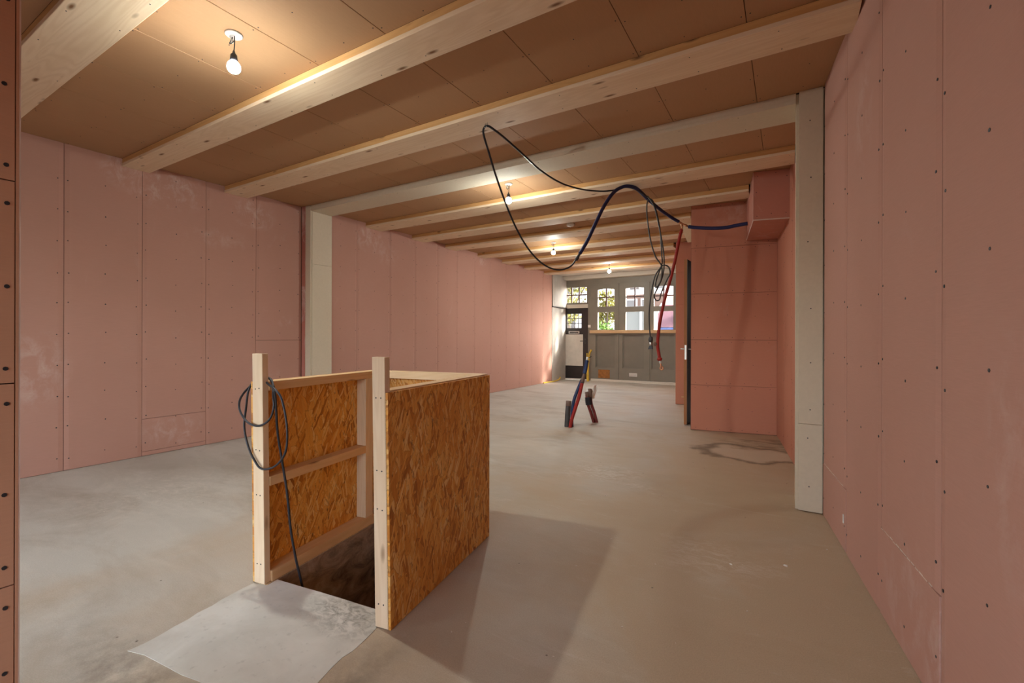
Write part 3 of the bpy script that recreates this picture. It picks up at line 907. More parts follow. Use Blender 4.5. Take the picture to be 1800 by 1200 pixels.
MB().box((-5.662, FY - 0.01, 2.058), (-4.853, FY + 0.10, 2.162)).build('transom_bar', M['ceiling_pale'], wf)
MB().box((XL2 + .01, FY - 0.012, 2.70), (-1.95, FY + 0.02, 2.858)).build('head_board', M['grey_paint'], wf)
MB().box((-4.846, FY - 0.022, 1.498), (-4.772, FY, 1.572), 0.004).build('light_switch', M['white_plastic'], wf)
MB().box((-4.76, FY - 0.03, 0.004), (-1.95, FY + 0.01, 0.056)).build('threshold', M['ceiling_pale'], wf)
# transom window over the street door
w1 = empty('window_1', (-5.255, FY + 0.03, 2.165), 0, 'structure')
grid_frame(MB(), -5.66, -4.854, 2.164, 2.70, [(-5.605, -4.90, 2.215, 2.655)], FY + 0.02, FY + 0.07).build('window_frame', M['grey_paint'], w1)
xs_ = [-5.605 + 0.705 * i / 3 for i in range(4)]
zs_ = [2.215, 2.435, 2.655]
for i in range(3):
    for j in range(2):
        MB().box((xs_[i] + .002, FY + .043, zs_[j] + .002), (xs_[i + 1] - .002, FY + .046, zs_[j + 1] - .002)).build('pane', M['glass'], w1)
for x in xs_[1:3]:
    MB().box((x - .018, FY + .026, 2.215), (x + .018, FY + .06, 2.655)).build('glazing_bar', M['bar_brown'], w1)
MB().box((-5.605, FY + .028, 2.419), (-4.90, FY + .062, 2.451)).build('glazing_bar', M['bar_brown'], w1)
# black street door
d2 = empty('door_2', (-5.27, FY + 0.02, 0), 0, 'structure')
dwx0, dwx1, dwz0, dwz1 = -5.506, -5.053, 1.478, 1.905
grid_frame(MB(), -5.658, -4.885 + .03, 0.035, 2.056, [(dwx0, dwx1, dwz0, dwz1)], FY + 0.01, FY + 0.06).build('door_leaf', M['black_paint'], d2)
for i in range(4):
    for j in range(3):
        xa = dwx0 + (dwx1 - dwx0) * i / 4; xb = dwx0 + (dwx1 - dwx0) * (i + 1) / 4
        za = dwz0 + (dwz1 - dwz0) * j / 3; zb = dwz0 + (dwz1 - dwz0) * (j + 1) / 3
        MB().box((xa + .003, FY + .033, za + .003), (xb - .003, FY + .036, zb - .003)).build('pane', M['glass'], d2)
lb = MB()
for i in range(5):
    x = dwx0 + (dwx1 - dwx0) * i / 4
    lb.box((x - .009, FY + .028, dwz0), (x + .009, FY + .042, dwz1))
for j in range(4):
    z = dwz0 + (dwz1 - dwz0) * j / 3
    lb.box((dwx0, FY + .027, z - .009), (dwx1, FY + .043, z + .009))
lb.build('leading', M['lead'], d2)
MB().box((-5.567, FY - 0.002, 0.403), (-5.007, FY + 0.012, 1.304)).build('white_panel', M['white_panel'], d2)
grid_frame(MB(), -5.445, -5.12, 1.325, 1.395, [(-5.42, -5.145, 1.343, 1.377)], FY - 0.008, FY + 0.012).build('letter_box', M['metal'], d2)
MB().box((-5.42, FY + .002, 1.343), (-5.145, FY + .009, 1.377)).build('letter_flap', M['black_paint'], d2)
hh = MB()
hh.tube([(-4.935, FY + .012, 1.115), (-4.935, FY - .05, 1.115), (-4.96, FY - .055, 1.115), (-5.07, FY - .055, 1.112)], 0.011, 8)
hh.box((-4.96, FY - .002, 1.04), (-4.915, FY + .012, 1.19), 0.004)
hh.build('handle', M['lead'], d2)
MB().box((-5.64, FY - 0.012, 0.006), (-4.87, FY + 0.01, 0.034)).build('threshold', M['ceiling_pale'], d2)
# three garage door leaves
leafs = [(3, -4.760, -3.985, (-4.562, -4.085), (2.078, 2.575), (1.436, 1.922), (-4.625, -4.072)),
         (4, -3.970, -3.150, (-3.769, -3.280), (2.055, 2.575), (1.420, 1.913), (-3.852, -3.272)),
         (5, -3.135, -2.100, (-3.017, -2.526), (2.042, 2.575), (1.412, 1.908), (-3.080, -2.501))]
for num, x0, x1, wx, wu, wl_, px in leafs:
    d = empty('door_%d' % num, ((x0 + x1) / 2, FY + 0.03, 0), 0, 'structure')
    hs = [(wx[0], wx[1], wu[0], wu[1]), (wx[0], wx[1], wl_[0], wl_[1]), (px[0], px[1], 0.385, 1.296)]
    grid_frame(MB(), x0, x1, 0.058, 2.742, hs, FY - 0.004, FY + 0.065).build('leaf_frame', M['grey_paint'], d)
    MB().box((px[0] - .003, FY + .040, .382), (px[1] + .003, FY + .06, 1.299)).build('lower_panel', M['grey_panel'], d)
    # arched head over the upper light
    n_ = 8
    arc = [(wx[0] + (wx[1] - wx[0]) * i / n_, wu[1] - 0.028 + 0.026 * math.sin(PI * i / n_)) for i in range(n_ + 1)]
    for (xa, za), (xb, zb) in zip(arc, arc[1:]):
        pass
    MB().prism([Vector((x, FY - .003, z)) for x, z in arc] + [Vector((wx[1], FY - .003, wu[1] + .002)), Vector((wx[0], FY - .003, wu[1] + .002))], (0, .044, 0)).build('arched_head', M['grey_paint'], d)
    xm, zm = (wx[0] + wx[1]) / 2, (wu[0] + wu[1]) / 2 + .005
    for xa, xb in ((wx[0], xm), (xm, wx[1])):
        for za, zb in ((wu[0], zm), (zm, wu[1])):
            MB().box((xa + .002, FY + .038, za + .002), (xb - .002, FY + .041, zb - .002)).build('pane', M['glass'], d)
    MB().box((wx[0] + .002, FY + .038, wl_[0] + .002), (wx[1] - .002, FY + .041, wl_[1] - .002)).build('pane', M['glass'], d)
    MB().box((xm - .018, FY + .024, wu[0]), (xm + .018, FY + .055, wu[1])).build('glazing_bar', M['bar_brown'], d)
    MB().box((wx[0], FY + .023, zm - .016), (wx[1], FY + .056, zm + .016)).build('glazing_bar', M['bar_brown'], d)
    bd = grid_frame(MB(), px[0], px[1], 0.385, 1.296, [(px[0] + .022, px[1] - .022, 0.407, 1.274)], FY + .018, FY + .0395)
    bd.build('panel_bead', M['grey_panel'], d)
    if num < 5:
        MB().box((x1 - 0.022, FY - .024, 0.06), (x1 + .030, FY - 0.0045, 2.695)).build('cover_strip', M['grey_paint'], d)
MB().box((-4.778, FY - 0.07, 1.335), (-1.95, FY - 0.0045, 1.418), 0.004).build('window_ledge', M['sill_wood'], wf)
ob = MB().box((-4.54, FY - .018, 0.09), (-4.21, FY - .0045, 0.322)).build('board_patch', M['card'])
tag(ob, 'small brown board patch low on the first grey garage leaf', 'board')
vg = empty('vent_grille', (-3.556, FY - .012, 0.168))
tag(vg, 'white slatted vent grille low on the middle grey garage leaf', 'vent')
grid_frame(MB(), -3.661, -3.453, 0.168, 0.258, [(-3.645, -3.469, 0.182, 0.244)], FY - .022, FY - .0045).build('frame', M['white_plastic'], vg)
for j in range(3):
    z = 0.188 + j * 0.019
    MB().hexa([(-3.645, FY - .018, z), (-3.469, FY - .018, z), (-3.469, FY - .008, z + .008), (-3.645, FY - .008, z + .008),
               (-3.645, FY - .020, z + .006), (-3.469, FY - .020, z + .006), (-3.469, FY - .010, z + .014), (-3.645, FY - .010, z + .014)]).build('slat', M['white_plastic'], vg)

# ================================================================== STAIR ENCLOSURE
en = empty('stair_enclosure', EL(-1.60, 2.1), EA)
tag(en, 'waist-high strand board enclosure with spruce posts around the open stair pit', 'stair enclosure')
def lean(p):
    """the front of the enclosure leans slightly to the left"""
    b = p.dot(E2)
    k_ = max(0.0, min(1.0, 1 - (b - 1.59) / 0.98))
    return p - E1 * (p.z * 0.019 * k_)
def ebox(a0_, a1_, b0_, b1_, z0, z1, c=0.0):
    """box in enclosure axes -> world"""
    m = MB().box((a0_, b0_, z0), (a1_, b1_, z1), c)
    m.v = [E1 * p.x + E2 * p.y + Z * p.z for p in m.v]
    return m
lp = ebox(-2.029, -1.960, 1.650, 1.684, 0.004, 1.139, 0.0025).build('post', M['stud_z'], en, lean)
rp_ = ebox(-1.245, -1.180, 1.586, 1.620, 0.004, 1.139, 0.0025).build('post', M['stud_z'], en, lean)
for post, a_, b_ in ((lp, -1.995, 1.650), (rp_, -1.213, 1.586)):
    sc = MB()
    for z in (0.965, 0.44, 0.66, 0.10):
        if post is rp_ and z == 0.44: z = 0.5
        for da in (-0.013, 0.012):
            sc.disc(EL(a_ + da, b_ - 0.0003, z + random.uniform(-.003, .003)), -E2, 0.0032)
    tag(sc.build('screw_heads', M['screw'], post, lean), kind='stuff')
# left side: board outside, rails inside
ebox(-2.041, -2.030, 1.652, 2.565, 0.003, 0.9985).build('strand_board', M['osb'], en, lean)
ebox(-2.0295, -1.955, 1.6845, 2.49, 0.9535, 0.999, 0.002).build('top_rail', M['stud_y'], en, lean)
ebox(-2.0295, -1.955, 1.6845, 2.395, 0.478, 0.524, 0.002).build('middle_rail', M['stud_y'], en, lean)
ebox(-2.0295, -1.948, 1.652, 2.49, 0.001, 0.0035).build('base_strip', M['osb_edge'], en, lean)
ebox(-2.0295, -1.948, 1.6845, 2.49, 0.004, 0.058, 0.002).build('bottom_rail', M['stud_y'], en, lean)
ebox(-2.0295, -1.958, 2.395, 2.465, 0.0585, 0.953, 0.002).build('stud', M['stud_z'], en)
# right side: board outside
ebox(-1.1785, -1.1675, 1.588, 2.575, 0.003, 0.990).build('strand_board', M['osb'], en, lean)
ebox(-1.1795, -1.1783, 1.5865, 1.588, 0.003, 0.990).build('board_edge', M['osb_edge'], en, lean)
ebox(-1.245, -1.179, 1.6205, 2.49, 0.953, 0.997, 0.002).build('top_rail', M['stud_y'], en, lean)
ebox(-1.245, -1.179, 1.6205, 2.49, 0.004, 0.058, 0.002).build('bottom_rail', M['stud_y'], en, lean)
# back
ebox(-2.0295, -1.179, 2.564, 2.575, 0.003, 0.99).build('strand_board', M['osb_x'], en)
ebox(-2.0295, -1.179, 2.4905, 2.5635, 0.953, 0.999, 0.002).build('top_rail', M['stud_x'], en)
ebox(-2.0295, -1.179, 2.50, 2.5635, 0.004, 0.058, 0.002).build('bottom_rail', M['stud_x'], en)
ebox(-1.245, -1.179, 2.44, 2.49, 0.0585, 0.9525, 0.002).build('stud', M['stud_z'], en)

# cable slung over the left post
ck = empty('coiled_cable', EL(-2.0, 1.70, 1.0), EA)
tag(ck, 'black rubber cable looped over the left post and hanging into the pit', 'cable')
def eline(pts): return [EL(*p) for p in pts]
strand = [(-2.011, 1.712, 1.008), (-1.970, 1.700, 1.012), (-1.938, 1.690, 0.985), (-1.934, 1.700, 0.930), (-1.934, 1.705, 0.855), (-1.930, 1.710, 0.730), (-1.912, 1.720, 0.587), (-1.893, 1.730, 0.430),
          (-1.883, 1.740, 0.253), (-1.872, 1.760, 0.097), (-1.860, 1.775, 0.0), (-1.85, 1.79, -0.12), (-1.84, 1.82, -0.5), (-1.82, 1.86, -1.0)]
loop1 = [(-2.031, 1.710, 1.010), (-1.940, 1.665, 0.990), (-1.860, 1.640, 0.965), (-1.821, 1.640, 0.920), (-1.783, 1.632, 0.810), (-1.780, 1.630, 0.716), (-1.803, 1.630, 0.653), (-1.870, 1.635, 0.596), (-1.952, 1.636, 0.576), (-2.002, 1.638, 0.609),
         (-2.050, 1.640, 0.678), (-2.088, 1.650, 0.770), (-2.112, 1.680, 0.864), (-2.120, 1.700, 0.944), (-2.085, 1.710, 1.003), (-2.031, 1.715, 1.012)]
loop2 = [(-2.031, 1.722, 1.012), (-1.960, 1.700, 1.008), (-1.920, 1.675, 0.975), (-1.883, 1.645, 0.930), (-1.868, 1.635, 0.886), (-1.886, 1.630, 0.829), (-1.940, 1.630, 0.793), (-1.997, 1.632, 0.786), (-2.054, 1.635, 0.803), (-2.107, 1.642, 0.850),
         (-2.133, 1.660, 0.895), (-2.138, 1.690, 0.935), (-2.118, 1.720, 0.975), (-2.080, 1.730, 1.008), (-2.031, 1.727, 1.014)]
MB().tube(eline(strand), 0.0062, 8).build('hanging_end', M['black_rubber'], ck, lean)
MB().tube(eline(loop1), 0.0052, 8).build('cable_loop', M['black_rubber'], ck, lean)
MB().tube(eline(loop2), 0.0052, 8).build('cable_loop', M['black_rubber'], ck, lean)

# ================================================================== BARE BULBS
def lamp(base, zb):
    x, y = base
    L = empty('pendant_lamp', (x, y, H))
    MB().lathe([(0.020, -0.0005), (0.046, -0.001), (0.047, -0.006), (0.040, -0.012), (0.018, -0.014)], (x, y, H), 20).build('ceiling_rose', M['white_plastic'], L)
    MB().tube([(x - .012, y, H - .012), (x - .02, y - .012, H - .05), (x, y - .018, H - .065), (x + .012, y - .004, H - .045), (x + .004, y, H - .03)], 0.0028, 6).build('loose_wire', M['grey_rubber'], L)
    MB().box((x - .026, y - .008, H - .045), (x - .014, y + .006, H - .012), .002).build('terminal_block', M['white_plastic'], L)
    MB().tube([(x + .006, y, H - .012), (x + .008, y, H - .05), (x + .002, y, zb + .10), (x, y, zb + .088)], 0.0032, 6).build('cord', M['black_rubber'], L)
    MB().lathe([(0.006, .092), (0.008, .080), (0.017, .070), (0.021, .040), (0.019, .034)], (x, y, zb), 16).build('socket', M['black_rubber'], L)
    prof = [(0.034, -0.0055)] + [(0.035 * math.sin(a), 0.035 * math.cos(a)) for a in [PI * t_ / 12 for t_ in range(7, 12)]] + [(0.004, -0.0348)]
    MB().lathe(prof, (x, y, zb), 20).build('bulb', M['bulb'], L)
    MB().lathe([(0.015, .0338), (0.021, .030), (0.029, .020), (0.034, .009), (0.0352, .0), (0.0345, -.0085)], (x, y, zb), 20).build('bulb_neck', M['bulb_dim'], L)
    return L
lamp1 = lamp((-2.749, 1.441), 2.780)
tag(lamp1, 'lit bare bulb on a short cord, nearest one, above the stair enclosure', 'lamp', 'bare bulbs under the ceiling')
for (x, y), lbl in (((-2.733, 4.46), 'lit bare bulb just behind the cream beam, crossed by the black cable'),
                    ((-3.71, 7.647), 'lit bare bulb third from the camera, farther than the smoke detector'),
                    ((-3.612, 10.45), 'lit bare bulb farthest away, before the grey street front')):
    c = copy_tree(lamp1)
    c.location = (x, y, H)
    tag(c, lbl, 'lamp', 'bare bulbs under the ceiling')
sd = empty('smoke_detector', (-2.869, 6.513, H))
tag(sd, 'round white smoke detector on the brown ceiling boards', 'smoke detector')
MB().lathe([(0.040, -.0005), (0.060, -.001), (0.062, -.018), (0.054, -.034), (0.030, -.040)], (-2.869, 6.513, H), 24).build('body', M['white_plastic'], sd)
MB().lathe([(0.020, -.0395), (0.022, -.040), (0.018, -.046)], (-2.869, 6.513, H), 16).build('test_button', M['white_plastic'], sd)

# ================================================================== HANGING PIPES AND CABLES
thin = [(-1.852, 4.350, 2.023), (-1.893, 4.300, 1.944), (-1.961, 4.200, 1.901), (-2.038, 4.100, 1.917), (-2.114, 4.000, 1.988), (-2.158, 3.850, 2.101), (-2.197, 3.700, 2.272), (-2.180, 3.500, 2.438), (-2.148, 3.300, 2.602), (-2.119, 3.150, 2.739),
        (-2.088, 3.030, 2.829), (-2.059, 2.980, 2.862), (-2.008, 2.960, 2.868), (-1.978, 3.020, 2.850), (-1.953, 3.150, 2.821), (-1.936, 3.400, 2.779), (-1.954, 3.750, 2.760), (-1.916, 4.100, 2.740), (-1.832, 4.400, 2.748), (-1.728, 4.700, 2.790),
        (-1.621, 4.850, 2.826), (-1.517, 4.920, 2.860), (-1.429, 5.050, 2.850), (-1.345, 5.150, 2.785)]
hc = empty('hanging_cable', (-2.03, 2.97, ZB))
tag(hc, 'thin black cable slung from the third beam in a long drooping loop', 'cable')
MB().tube(thin, 0.0085, 8).build('cable', M['black_rubber'], hc)
MB().tube([(-2.035, 2.972, 2.8955), (-2.035, 2.958, 2.862), (-2.02, 2.95, 2.852), (-2.012, 2.955, 2.868), (-2.012, 2.965, 2.8955)], 0.003, 6).build('hook', M['metal'], hc)
# blue sleeved water pipe with its T piece
bp = empty('blue_water_pipe', (-1.1, 5.9, 2.6))
tag(bp, 'navy sleeved water pipe arching under the beams to the pink duct box', 'pipe')
blue1 = [(-1.828, 4.380, 2.078), (-1.764, 4.420, 2.206), (-1.696, 4.500, 2.413), (-1.658, 4.630, 2.604), (-1.610, 4.780, 2.775), (-1.555, 4.880, 2.852), (-1.485, 4.920, 2.866), (-1.429, 5.050, 2.862), (-1.369, 5.300, 2.799), (-1.311, 5.600, 2.752), (-1.222, 5.800, 2.690), (-1.150, 5.880, 2.645)]
blue2 = [(-1.050, 5.940, 2.585), (-0.952, 5.950, 2.563), (-0.792, 5.950, 2.537), (-0.636, 5.950, 2.525), (-0.514, 5.950, 2.537), (-0.400, 5.950, 2.545)]
MB().tube(blue1, 0.019, 10).build('foam_sleeve', M['blue_foam'], bp)
MB().tube(blue2, 0.021, 10).build('foam_sleeve', M['blue_foam'], bp)
MB().tube([(-1.857, 4.352, 2.012), (-1.845, 4.362, 2.038), (-1.836, 4.372, 2.06), (-1.822, 4.384, 2.09)], [0.017, 0.019, 0.013, 0.011], 10, res=1).build('coupling', M['grey_pipe'], bp)
tee = MB()
tee.tube([(-1.158, 5.876, 2.650), (-1.105, 5.905, 2.617), (-1.042, 5.942, 2.583)], 0.0105, 10, res=1)
tee.tube([(-1.112, 5.900, 2.618), (-1.118, 5.900, 2.55)], 0.0105, 10)
tee.build('copper_tee', M['copper'], bp)
for p in ((-1.135, 5.889, 2.634), (-1.075, 5.923, 2.601)):
    MB().lathe([(0.013, -.012), (0.0145, -.006), (0.0145, .006), (0.013, .012)], p, 10, Vector((0.116, 0.066, -0.067)).normalized()).build('fitting_ring', M['copper'], bp)
rdp = empty('red_water_pipe', (-1.12, 5.9, 2.56))
tag(rdp, 'red sleeved pipe hanging down from the copper tee to a bare copper end', 'pipe')
red = [(-1.121, 5.900, 2.549), (-1.151, 5.880, 2.398), (-1.186, 5.860, 2.188), (-1.229, 5.840, 1.979), (-1.292, 5.820, 1.735), (-1.334, 5.800, 1.525), (-1.368, 5.800, 1.315), (-1.382, 5.800, 1.138), (-1.367, 5.800, 1.019), (-1.353, 5.800, 0.935)]
MB().tube(red, 0.019, 10).build('foam_sleeve', M['red_foam'], rdp)
MB().lathe([(0.021, -.02), (0.032, -.004), (0.034, .004), (0.021, .022)], (-1.357, 5.80, 0.955), 10, Vector((-0.12, 0, 0.99)).normalized()).build('tape_collar', M['red_foam'], rdp)
MB().tube([(-1.352, 5.80, 0.936), (-1.346, 5.80, 0.902)], 0.0125, 8).build('white_end', M['white_plastic'], rdp)
MB().tube([(-1.346, 5.80, 0.902), (-1.340, 5.80, 0.868), (-1.350, 5.80, 0.842), (-1.330, 5.80, 0.825), (-1.315, 5.80, 0.845), (-1.330, 5.80, 0.866)], 0.0085, 8).build('copper_end', M['copper'], rdp)
# grey flex with a socket
coil = [(-1.345, 5.160, 2.80), (-1.273, 5.170, 2.675), (-1.225, 5.180, 2.469), (-1.180, 5.200, 2.185), (-1.173, 5.200, 1.996), (-1.197, 5.200, 1.872), (-1.246, 5.200, 1.761), (-1.277, 5.200, 1.690), (-1.262, 5.215, 1.640), (-1.225, 5.22, 1.645), (-1.205, 5.22, 1.72), (-1.15, 5.24, 1.86),
        (-1.115, 5.240, 1.930), (-1.133, 5.240, 2.005), (-1.190, 5.230, 2.025), (-1.225, 5.215, 1.96), (-1.262, 5.205, 1.84), (-1.250, 5.19, 1.78), (-1.20, 5.18, 1.86), (-1.191, 5.170, 2.006), (-1.259, 5.170, 2.124), (-1.315, 5.170, 2.320),
        (-1.347, 5.170, 2.546), (-1.354, 5.170, 2.693), (-1.332, 5.175, 2.768), (-1.280, 5.185, 2.715), (-1.218, 5.190, 2.445), (-1.197, 5.195, 2.160), (-1.196, 5.195, 2.025), (-1.265, 5.190, 1.908), (-1.306, 5.185, 1.719), (-1.328, 5.180, 1.496), (-1.321, 5.180, 1.306), (-1.312, 5.180, 1.222)]
fx = empty('socket_flex', (-1.345, 5.16, 2.80))
tag(fx, 'knotted dark flex hanging in loops with a socket at its end', 'cable')
MB().tube(coil, 0.0075, 8).build('flex', M['grey_rubber'], fx)
MB().lathe([(0.010, .062), (0.022, .05), (0.026, .02), (0.020, 0.0)], (-1.309, 5.18, 1.172), 12).build('socket_body', M['grey_rubber'], fx)
MB().lathe([(0.017, .0), (0.018, -.03), (0.015, -.04)], (-1.309, 5.18, 1.172), 12).build('metal_ring', M['metal'], fx)
MB().hexa([(-1.335, 5.16, 1.092), (-1.288, 5.16, 1.092), (-1.288, 5.20, 1.092), (-1.335, 5.20, 1.092), (-1.322, 5.165, 1.132), (-1.292, 5.165, 1.132), (-1.292, 5.195, 1.132), (-1.322, 5.195, 1.132)]).build('plug', M['black_rubber'], fx)
MB().lathe([(0.006, -.01), (0.022, -.008), (0.022, .008), (0.006, .01)], (-1.262, 5.18, 1.150), 12, Vector((0.3, -1, 0)).normalized()).build('flap_lid', M['tape'], fx)

# ================================================================== PIPES OUT OF THE FLOOR
gp = empty('conduit_stub', (-2.590, 5.775, 0))
tag(gp, 'short dark grey conduit stub with a taped top, standing beside the red pipe', 'pipe')
MB().tube([(-2.590, 5.775, -0.01), (-2.583, 5.778, 0.168), (-2.573, 5.783, 0.30)], 0.036, 12).build('conduit', M['grey_pipe'], gp)
MB().tube([(-2.5735, 5.783, 0.285), (-2.570, 5.785, 0.352)], 0.0375, 12).build('tape_end', M['tape'], gp)
hb = empty('heating_pipes', (-2.545, 5.77, 0))
tag(hb, 'leaning red and blue sleeved pipes joined at the top, rising from the floor', 'pipe')
MB().tube([(-2.535, 5.815, -0.01), (-2.535, 5.813, 0.12), (-2.527, 5.818, 0.26), (-2.501, 5.835, 0.40), (-2.451, 5.866, 0.55), (-2.420, 5.885, 0.64)], 0.022, 10).build('blue_sleeve', M['blue_pipe'], hb)
MB().tube([(-2.527, 5.738, -0.01), (-2.510, 5.747, 0.10), (-2.466, 5.777, 0.267), (-2.425, 5.81, 0.430), (-2.397, 5.84, 0.60)], 0.024, 10).build('red_sleeve', M['red_foam'], hb)
MB().tube([(-2.408, 5.865, 0.60), (-2.395, 5.885, 0.68), (-2.386, 5.903, 0.735)], [0.03, 0.022, 0.019], 10, res=1).build('white_wrap', M['tape'], hb)
MB().tube([(-2.388, 5.90, 0.725), (-2.372, 5.914, 0.82), (-2.360, 5.92, 0.91)], 0.027, 10).build('blue_end', M['blue_pipe'], hb)
MB().tube([(-2.361, 5.92, 0.905), (-2.353, 5.923, 0.955)], 0.016, 8).build('grey_end', M['white_plastic'], hb)
ps = empty('pipe_stub_pair', (-2.38, 6.27, 0))
tag(ps, 'pair of maroon pipe stubs taped together with a white bag on top', 'pipe')
MB().tube([(-2.385, 6.262, -0.01), (-2.425, 6.24, 0.138), (-2.468, 6.223, 0.278), (-2.482, 6.215, 0.430)], 0.022, 10).build('pipe', M['maroon_pipe'], ps)
MB().tube([(-2.350, 6.285, -0.01), (-2.385, 6.27, 0.139), (-2.425, 6.25, 0.278), (-2.440, 6.24, 0.478)], 0.022, 10).build('pipe', M['maroon_pipe'], ps)
MB().tube([(-2.447, 6.231, 0.255), (-2.455, 6.228, 0.30), (-2.460, 6.226, 0.36)], 0.049, 12).build('tape_band', M['black_rubber'], ps)
MB().tube([(-2.463, 6.222, 0.355), (-2.483, 6.213, 0.436)], 0.0255, 10).build('tape_end', M['tape'], ps)
MB().tube([(-2.433, 6.244, 0.355), (-2.441, 6.239, 0.484)], 0.0255, 10).build('tape_end', M['tape'], ps)
bg = MB()
rnd = random.Random(3)
B0 = Vector((-2.425, 6.290, 0.335)); ax = Vector((0.857, 0.515, 0))
rows = []
for j in range(7):
    row = []
    for i in range(7):
        w_ = 0.030 + 0.048 * min(j, 4) / 4
        s_ = (i / 6 - 0.5)
        row.append(B0 + ax * (s_ * 2 * w_ + 0.0) + Z * (j * 0.029 + (0.02 if i > 3 else -0.02) * (j / 6)) + Vector((-.515, .857, 0)) * (-0.02 * math.cos(s_ * 6) + rnd.uniform(-.014, .014)))
    rows.append(row)
vs = [p for r_ in rows for p in r_]
fs = [(j * 7 + i, j * 7 + i + 1, (j + 1) * 7 + i + 1, (j + 1) * 7 + i) for j in range(6) for i in range(6)]
back = [p + Vector((-.515, .857, 0)) * 0.012 for p in vs]
nv = len(vs)
fs2 = fs + [tuple(nv + q for q in f[::-1]) for f in fs]
rim = [i for i in range(7)] + [j * 7 + 6 for j in range(1, 7)] + [42 + i for i in range(5, -1, -1)] + [j * 7 for j in range(5, 0, -1)]
fs2 += [(a, b, nv + b, nv + a) for a, b in zip(rim, rim[1:] + rim[:1])]
bg.add(vs + back, fs2)
bg.build('white_bag', M['bag'], ps)
yp = empty('yellow_gas_pipe', (-4.745, 12.0, 0))
tag(yp, 'yellow gas pipe rising from the floor beside the black street door', 'pipe')
MB().tube([(-4.743, 12.0, -0.01), (-4.752, 12.0, 0.30), (-4.742, 12.0, 0.55), (-4.712, 12.0, 0.758), (-4.652, 12.0, 0.875)], 0.026, 10).build('tall_pipe', M['yellow'], yp)
MB().tube([(-4.785, 12.02, -0.01), (-4.787, 12.02, 0.30), (-4.785, 12.02, 0.60), (-4.79, 12.02, 0.78)], 0.016, 8).build('short_pipe', M['yellow'], yp)
MB().tube([(-4.72, 11.99, 0.66), (-4.69, 11.985, 0.66), (-4.66, 12.0, 0.70)], 0.014, 8).build('dark_clip', M['lead'], yp)
ys = MB().tube([(-5.50, 10.75, 0.02), (-5.485, 11.05, 0.018), (-5.465, 11.32, 0.02), (-5.445, 11.6, 0.05), (-5.44, 11.66, 0.11)], 0.017, 8).build('yellow_strap', M['yellow'])
tag(ys, 'short yellow pipe length lying on the floor along the left wall', 'pipe')

# ---- litter on the floor
cr = MB()
rnd = random.Random(11)
for (x, y, s_) in [(0.004, 2.870, .022), (-0.918, 2.689, .012), (-1.198, 3.416, .012), (-0.251, 2.730, .012), (-1.496, 2.892, .01), (0.201, 3.205, .012), (-0.826, 3.644, .008), (0.02, 6.2, .03), (-0.15, 2.3, .008), (-0.6, 1.9, .008)] + \
        [(rnd.uniform(-3.5, 0.1), rnd.uniform(1.0, 6), rnd.uniform(.003, .007)) for _ in range(70)] + [(rnd.uniform(-5.4, -2.5), rnd.uniform(1.2, 4), rnd.uniform(.004, .009)) for _ in range(40)]:
    if -2.5 < x < -1.3 and 1.2 < y < 2.6: continue
    a = rnd.uniform(0, 3)
    u = Vector((math.cos(a), math.sin(a), 0)); n = Vector((-math.sin(a), math.cos(a), 0))
    o = Vector((x, y, 0.0))
    l_, w_, h_ = s_ * rnd.uniform(1, 1.8), s_ * rnd.uniform(.4, .7), s_ * rnd.uniform(.25, .4)
    cr.hexa([o, o + u * l_, o + u * l_ * .9 + n * w_, o + n * w_, o + u * l_ * .15 + Z * h_, o + u * l_ * .8 + Z * h_ * .7, o + u * l_ * .75 + n * w_ * .8 + Z * h_, o + n * w_ * .8 + u * .1 * l_ + Z * h_ * .8])
tag(cr.build('plaster_crumbs', M['crumb']), 'scattered plaster crumbs on the concrete floor', 'debris', kind='stuff')

# ================================================================== OUTSIDE
structure(MB().box((-40, 12.62, -0.3), (20, 60, -0.05)).build('ground', M['brick_pave']))
def house(name, label, x0, x1, y0, y1, z1, mat, wins, roof=None, winmat='dark_glass'):
    r = empty(name, ((x0 + x1) / 2, y0, -0.05))
    tag(r, label, 'building')
    MB().box((x0, y0, -0.05), (x1, y1, z1)).build('wall', mat, r)
    for (a, b, c_, d) in wins:
        f = grid_frame(MB(), a, b, c_, d, [(a + .08, b - .08, c_ + .08, d - .08)], y0 - 0.06, y0 - .001).build('window_frame', M['render_white'], r)
        MB().box((a + .08, y0 - .03, c_ + .08), (b - .08, y0 - .001, d - .08)).build('pane', M[winmat], f)
    if roof:
        ov, zr = roof
        MB().prism([(x0 - ov, y0 - ov, z1), (x0 - ov, y1 + ov, z1), (x0 - ov, (y0 + y1) / 2, zr)], (x1 - x0 + 2 * ov, 0, 0)).build('roof', M['roof_tile'], r)
    return r
house('white_house', 'white rendered house with dark windows across the street', -17, -10.4, 26, 32, 6.4, M['render_white'],
      [(-16, -15, 3.6, 5.2), (-13.9, -12.8, 3.6, 5.2), (-11.9, -11.0, 3.8, 5.2), (-13.9, -12.8, 0.9, 2.4), (-11.9, -11.0, 1.2, 2.6)], (0.3, 8.5))
wallh = empty('pebble_dash_outbuilding', (-5.8, 20, -0.05))
tag(wallh, 'pale pebble-dashed outbuilding with white downpipe seen through the middle garage window', 'building')
MB().box((-6.6, 20, -0.05), (-5.15, 21.6, 2.50)).build('wall', M['pebble'], wallh)
MB().tube([(-5.47, 19.94, -0.05), (-5.47, 19.94, 2.5)], 0.05, 10).build('downpipe', M['render_white'], wallh)
MB().box((-6.62, 19.9, 2.5), (-5.1, 20.1, 2.58)).build('gutter', M['render_white'], wallh)
house('brown_house', 'brown brick house with white upper windows behind the pebble-dashed outbuilding', -8.6, -6.0, 27, 30, 3.75, M['brown_brick'],
      [(-8.3, -7.6, 2.7, 3.5), (-7.4, -6.7, 2.7, 3.5)])
